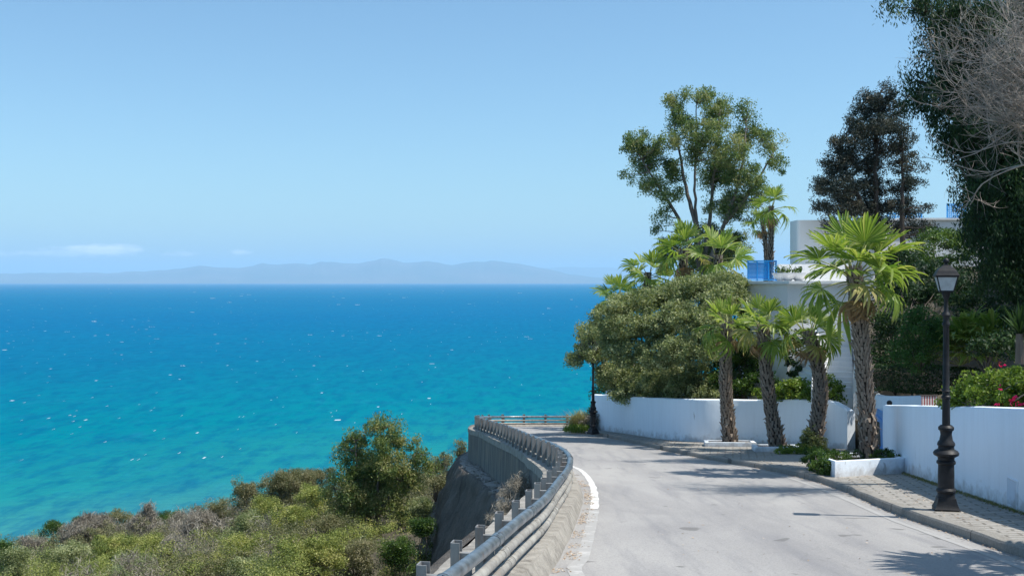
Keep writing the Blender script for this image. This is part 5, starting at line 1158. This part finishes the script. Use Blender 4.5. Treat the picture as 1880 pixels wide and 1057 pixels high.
HB = [  # px, py, D, rx, ry, kind, name, label, category
 (400, 940, 55, 24, 36, 'heath', 'small_tree', 'pointed grey-green young tree on the slope against the sea, left of the broom mound'),
 (264, 950, 58, 26, 28, 'dead', 'dead_bush', 'tall spiky leafless bush at the middle of the scrub skyline on the left'),
 (165, 968, 60, 50, 22, 'dead', 'dead_bush', 'wide grey leafless bush at the left of the scrub skyline'),
 (62, 1003, 58, 24, 16, 'dead', 'dead_bush', 'low leafless bush nearest the left edge of the scrub skyline'),
 (322, 1012, 46, 28, 32, 'dead', 'dead_bush', 'brown leafless bush in front of the skyline scrub, among yellow-green bushes'),
 (425, 975, 50, 24, 26, 'dead', 'dead_bush', 'grey leafless bush at the foot of the pointed young tree'),
 (96, 968, 62, 20, 12, 'green', 'green_bush', 'bright green bush on the left scrub skyline'),
 (150, 955, 66, 14, 8, 'green', 'green_bush', 'small deep green bush peeping over the wide grey dead bush'),
 (215, 948, 65, 30, 12, 'heath', 'grey_bush', 'flat-topped grey-green bush left of the spiky dead bush'),
 (320, 950, 65, 44, 12, 'green', 'green_bush', 'wide low dark green bush right of the spiky dead bush'),
 (4, 1010, 46, 14, 24, 'green', 'green_bush', 'green bush cut by the left edge of the picture'),
 (448, 898, 53, 26, 26, 'heath', 'grey_bush', 'small open bush at the left end of the large grey-green mound'),
 (522, 890, 54, 58, 30, 'heath', 'grey_bush', 'large rounded grey-green mound between young tree and eucalyptus'),
 (490, 928, 46, 30, 18, 'broom', 'yellow_bush', 'pale yellow bush in front of the large grey-green mound'),
 (215, 1000, 46, 52, 20, 'broom', 'yellow_bush', 'bright yellow-green bush in front of the grey dead scrub'),
 (110, 1020, 43, 46, 26, 'olive', 'green_bush', 'rounded green bush near the lower left corner'),
 (575, 905, 47, 34, 22, 'broom', 'yellow_bush', 'yellow-green bush touching the left side of the eucalyptus'),
 (560, 1010, 36, 70, 36, 'broom', 'yellow_bush', 'broad yellow-green bush at the bottom of the picture left of the eucalyptus trunk'),
 (440, 1010, 38, 56, 32, 'broom', 'yellow_bush', 'yellow-green bush at the bottom between the brown dead bush and the broad one'),
 (812, 846, 58, 18, 28, 'sparse', 'thin_tree', 'thin see-through young tree against the sea beside the cliff top'),
 (845, 828, 60, 12, 26, 'sparse', 'thin_tree', 'thinnest young tree right at the end of the retaining wall'),
 (800, 885, 52, 22, 20, 'sparse', 'thin_tree', 'sparse grey-green tree just left of the leaning rock face'),
 (775, 930, 44, 24, 24, 'olive', 'green_bush', 'olive bush between the eucalyptus and the rock face'),
 (30, 1025, 44, 34, 22, 'olive', 'green_bush', 'olive bush low at the left edge in front of the low leafless bush'),
 (290, 1000, 47, 30, 22, 'broom', 'yellow_bush', 'yellow-tipped bush between the bright front bush and the brown leafless bush'),
 (365, 955, 54, 26, 20, 'dead', 'dead_bush', 'pale leafless bush just left of the pointed young tree'),
 (250, 1030, 41, 44, 24, 'olive', 'green_bush', 'olive-green bush at the bottom edge below the bright yellow-green one'),
 (370, 1035, 39, 44, 24, 'broom', 'yellow_bush', 'light green bush at the bottom edge right of the brown leafless bush'),
 (460, 960, 44, 36, 24, 'olive', 'green_bush', 'rounded olive bush below the pale yellow bush'),
 (530, 950, 43, 40, 26, 'broom', 'yellow_bush', 'fresh green-yellow bush below the large grey-green mound'),
 (610, 965, 42, 34, 28, 'heath', 'grey_bush', 'grey-green bush against the left foot of the eucalyptus'),
 (585, 870, 56, 28, 12, 'heath', 'grey_bush', 'low grey-green bush filling the skyline right of the large mound'),
 (650, 1020, 38, 44, 34, 'heath', 'grey_bush', 'grey-green bush in front of the eucalyptus trunk'),
 (480, 1040, 35, 60, 28, 'olive', 'green_bush', 'olive bush at the very bottom between the two large yellow-green ones'),
 (735, 1010, 38, 34, 34, 'green', 'green_bush', 'dark green bush beside the foot of the rock face'),
 (775, 965, 40, 20, 18, 'green', 'green_bush', 'green bush hugging the base of the rock face'),
]
rngB = np.random.default_rng(300)
for i, (px, py, D, rx, ry, kd, nm, lb) in enumerate(HB):
    s_ = D / F; base_ = gpt(px, D); top_ = P(px, py - ry, D).z; c0 = P(px, py, D)
    if base_.z > c0.z - ry * s_ * .6: base_.z = c0.z - ry * s_ * 1.1
    ee = []
    for j in range(11):
        a = rngB.uniform(0, 6.28); r_ = rngB.uniform(.15, .72)
        ee.append((c0 + Vector((math.cos(a) * r_ * rx * s_, math.sin(a) * .8 * rx * s_ * r_, rngB.uniform(-.35, .42) * ry * s_)), rx * s_ * .46, rx * s_ * .46, ry * s_ * .52))
    low = c0.z - base_.z
    if low > ry * s_ and kd != 'sparse': ee += [(Vector((c0.x + q_ * rx * s_ * .4, c0.y, c0.z - low * .5)), rx * s_ * .62, rx * s_ * .6, low * .55) for q_ in (-1, 1)]
    if kd == 'dead': shrub(nm, lb, base_, ee, M['dead'], 200 + i, 22, 0.24, 34, 0.34, 0.055, bias=(0, 0, 1), bw=.9, sq=1.0, frac=.5, bark=M['dead'] if False else M['bare'], shell=0.1)
    elif False: pass
    elif kd == 'sparse': shrub(nm, lb, base_, ee, M['heath'], 200 + i, 10, 0.2, 22, 0.09, 0.35, cat='tree', frac=.6, shell=.1, bark=M['bark'])
    else: shrub(nm, lb, base_, ee, M[kd], 200 + i, 14, 0.25, 80, 0.064, 0.44, shell=.4, tvar=.3, cat='tree' if 'tree' in nm else 'bush')
# scrub carpet: too many small plants to count
rng = np.random.default_rng(400); kinds = {'broom': [], 'heath': [], 'dead': [], 'olive': []}; tin = {k_: [] for k_ in kinds}
D = 25.0
while D < 74:
    x = -0.52 * D - 1.5
    while x < ledge_x(min(D, 50)) - (3.3 if D < 27 else 2.3 if D < 52 else 1.5):
        cx_ = x + rng.uniform(-.5, .5); cy_ = D + rng.uniform(-.5, .5); zg = CZ - hill_depth(cx_, cy_); s_ = 0.7 + D / 90
        hgt = rng.uniform(.8, 1.6) if D < 42 else rng.uniform(.6, 1.3)
        pyb = HY + (CZ - zg - hgt - .4) / cy_ * F
        if pyb < 1090:
            nn = noise.noise(Vector((cx_ * .16, cy_ * .12, 9))); px_ = CX + cx_ / cy_ * F
            left = px_ < 430
            if cy_ > 48: kd = 'dead' if (nn > .12 and px_ < 480) else ('heath' if nn > -.2 else 'olive')
            else: kd = 'broom' if nn > -.12 else ('olive' if nn > -.28 else ('heath' if rng.random() < .6 else 'dead'))
            if not left and 42 < cy_ < 64: hgt += rng.uniform(.0, .6)
            if px_ > 580 and cy_ < 47: hgt *= .55
            rr_ = rng.uniform(.75, 1.2)
            el_ = [((cx_ + rng.uniform(-.4, .4), cy_ + rng.uniform(-.4, .4), zg + hgt * rng.uniform(.45, .8)), rr_ * .7, rr_ * .7, hgt * .5) for _ in range(3)]
            if kd == 'dead':
                q_, t_, _ = foliage(rng, el_, 9, .26, 26, .30, .06, (0, 0, 1), .9, .1, 1.0)
            else:
                q_, t_, _ = foliage(rng, el_, 7 if D < 50 else 5, .28, 70, .058 * s_, .42, None, 0, .45, .7)
            kinds[kd].append(q_); tin[kd].append(t_ + rng.normal(0, .08))
        x += 1.5 * (1 if D < 50 else 1.15)
    D += 1.45 if D < 50 else 1.8
sl = {'broom': 'carpet of yellow-green scrub covering the slope at the lower left', 'heath': 'patches of low grey-green scrub on the slope', 'dead': 'patches of low leafless scrub on the slope', 'olive': 'patches of low olive-green scrub on the slope'}
for kd in kinds:
    if kinds[kd]: tag(link('scrub', quads_mesh('scrub', np.concatenate(kinds[kd]), np.concatenate(tin[kd]), M[kd])), sl[kd], 'scrub', kind='stuff')
# dry bush on the rubble shelf
c = P(943, 905, 25.5); shrub('thorn_bush', 'dry leafless thorn bush growing on the rubble shelf beside the rail', P(945, 940, 25), [((c.x + dx, c.y + dy, c.z + dz), .28, .4, .26) for dx, dy, dz in ((0, 0, 0), (.12, .3, .05), (-.15, -.4, -.15), (.05, -.2, .12), (-.25, -.9, -.32))], M['dead'], 95, 70, .15, 24, .24, .04, bias=(0, 0, 1), bw=.6, frac=.4, bark=M['bare'], shell=.1)

# ------------------------------------------------------------------ litter: fallen leaves along both kerbs
rng = np.random.default_rng(500); c = []
for i in range(1500):
    D = rng.uniform(9.5, 24); x = interp(RS, D) + 0.24 + abs(rng.normal(0, .09)) 
    if noise.noise(Vector((0, D * 1.6, 2))) < -.05: continue
    c.append((x, D, rz(D, .012)))
for i in range(2600):
    D = rng.uniform(10, 42); kx = interp([(p.x, p.y) for p in KC if p.y <= 44][:-1], D)
    u = rng.random()
    if u < .45: x = kx - abs(rng.normal(0, .05)) - .03; z = rz(D, .012)
    else: x = kx + .2 + rng.random() * 1.3; z = rz(D, .132); 
    if x > wallx(D) - .1: continue
    c.append((x, D, z))
for i in range(160): D = rng.uniform(9, 30); c.append((rng.uniform(1.8, 5), D, rz(D, .01)))
c = np.array(c); Q = leaf_quads(rng, c, .045, .5); Q[:, :, 2] = (Q[:, :, 2] - c[:, None, 2]) * .25 + c[:, None, 2]
tag(link('leaf_litter', quads_mesh('leaf_litter', Q, rng.random(len(Q)), M['litter'])), 'dry fallen leaves lying along the kerbs of the road', 'leaf litter', kind='stuff')
# weeds between pavement and wall
c = []
for i in range(1500):
    D = rng.uniform(11, 22.3); x = wallx(D) - .04 - abs(rng.normal(0, .05)); c.append((x, D, rz(D, .14)))
c = np.array(c); tag(link('weeds', quads_mesh('weeds', leaf_quads(rng, c, .07, .16, (0, 0, 1), 1.2), rng.random(len(c)), M['drygrass'])), 'thin line of dry weeds along the foot of the right wall', 'weeds', kind='stuff')
# stones on the shelf and pale rubble
mb = MB()
for i in range(170):
    D = rng.uniform(17, 46); x0 = interp([(p.x, p.y) for p in tp if p.y > 14][::-1], D); x1 = ledge_x(D); x = x0 + (x1 - x0) * rng.random(); r_ = rng.uniform(.02, .08)
    z = rz(D, interp([(-1.2, 54), (-1.2, 27)][::-1], max(27, D)) if D > 25.7 else -1.2 + (25.7 - D) * .11) + .03
    vs8 = [(x + r_ * rng.uniform(.6, 1) * a_, D + r_ * rng.uniform(.6, 1) * b_, z + r_ * rng.uniform(.5, .9) * c_) for a_ in (-1, 1) for b_ in (-1, 1) for c_ in (-1, 1)]
    mb.add(vs8, [(0, 1, 3, 2), (4, 6, 7, 5), (0, 4, 5, 1), (2, 3, 7, 6), (0, 2, 6, 4), (1, 5, 7, 3)])
tag(mb.build('rubble', M['concrete']), 'broken stones strewn over the shelf under the retaining wall', 'rubble', kind='stuff')

# ------------------------------------------------------------------ sea haze
m = bpy.data.materials.new('haze_air'); m.use_nodes = True; nt = m.node_tree; nt.nodes.clear()
pv = nt.nodes.new('ShaderNodeVolumePrincipled'); ou = nt.nodes.new('ShaderNodeOutputMaterial'); nt.links.new(pv.outputs[0], ou.inputs['Volume'])
pv.inputs['Color'].default_value = (0.54, 0.80, 1.0, 1); pv.inputs['Density'].default_value = 5.0e-5; pv.inputs['Anisotropy'].default_value = 0.0
mb = MB(); mb.box((0, 28000, 485.0), (150000, 76000, 990)); o = mb.build('haze', m); tag(o, 'pale blue sea haze over the bay', 'haze', kind='stuff')
o.location.z = 0
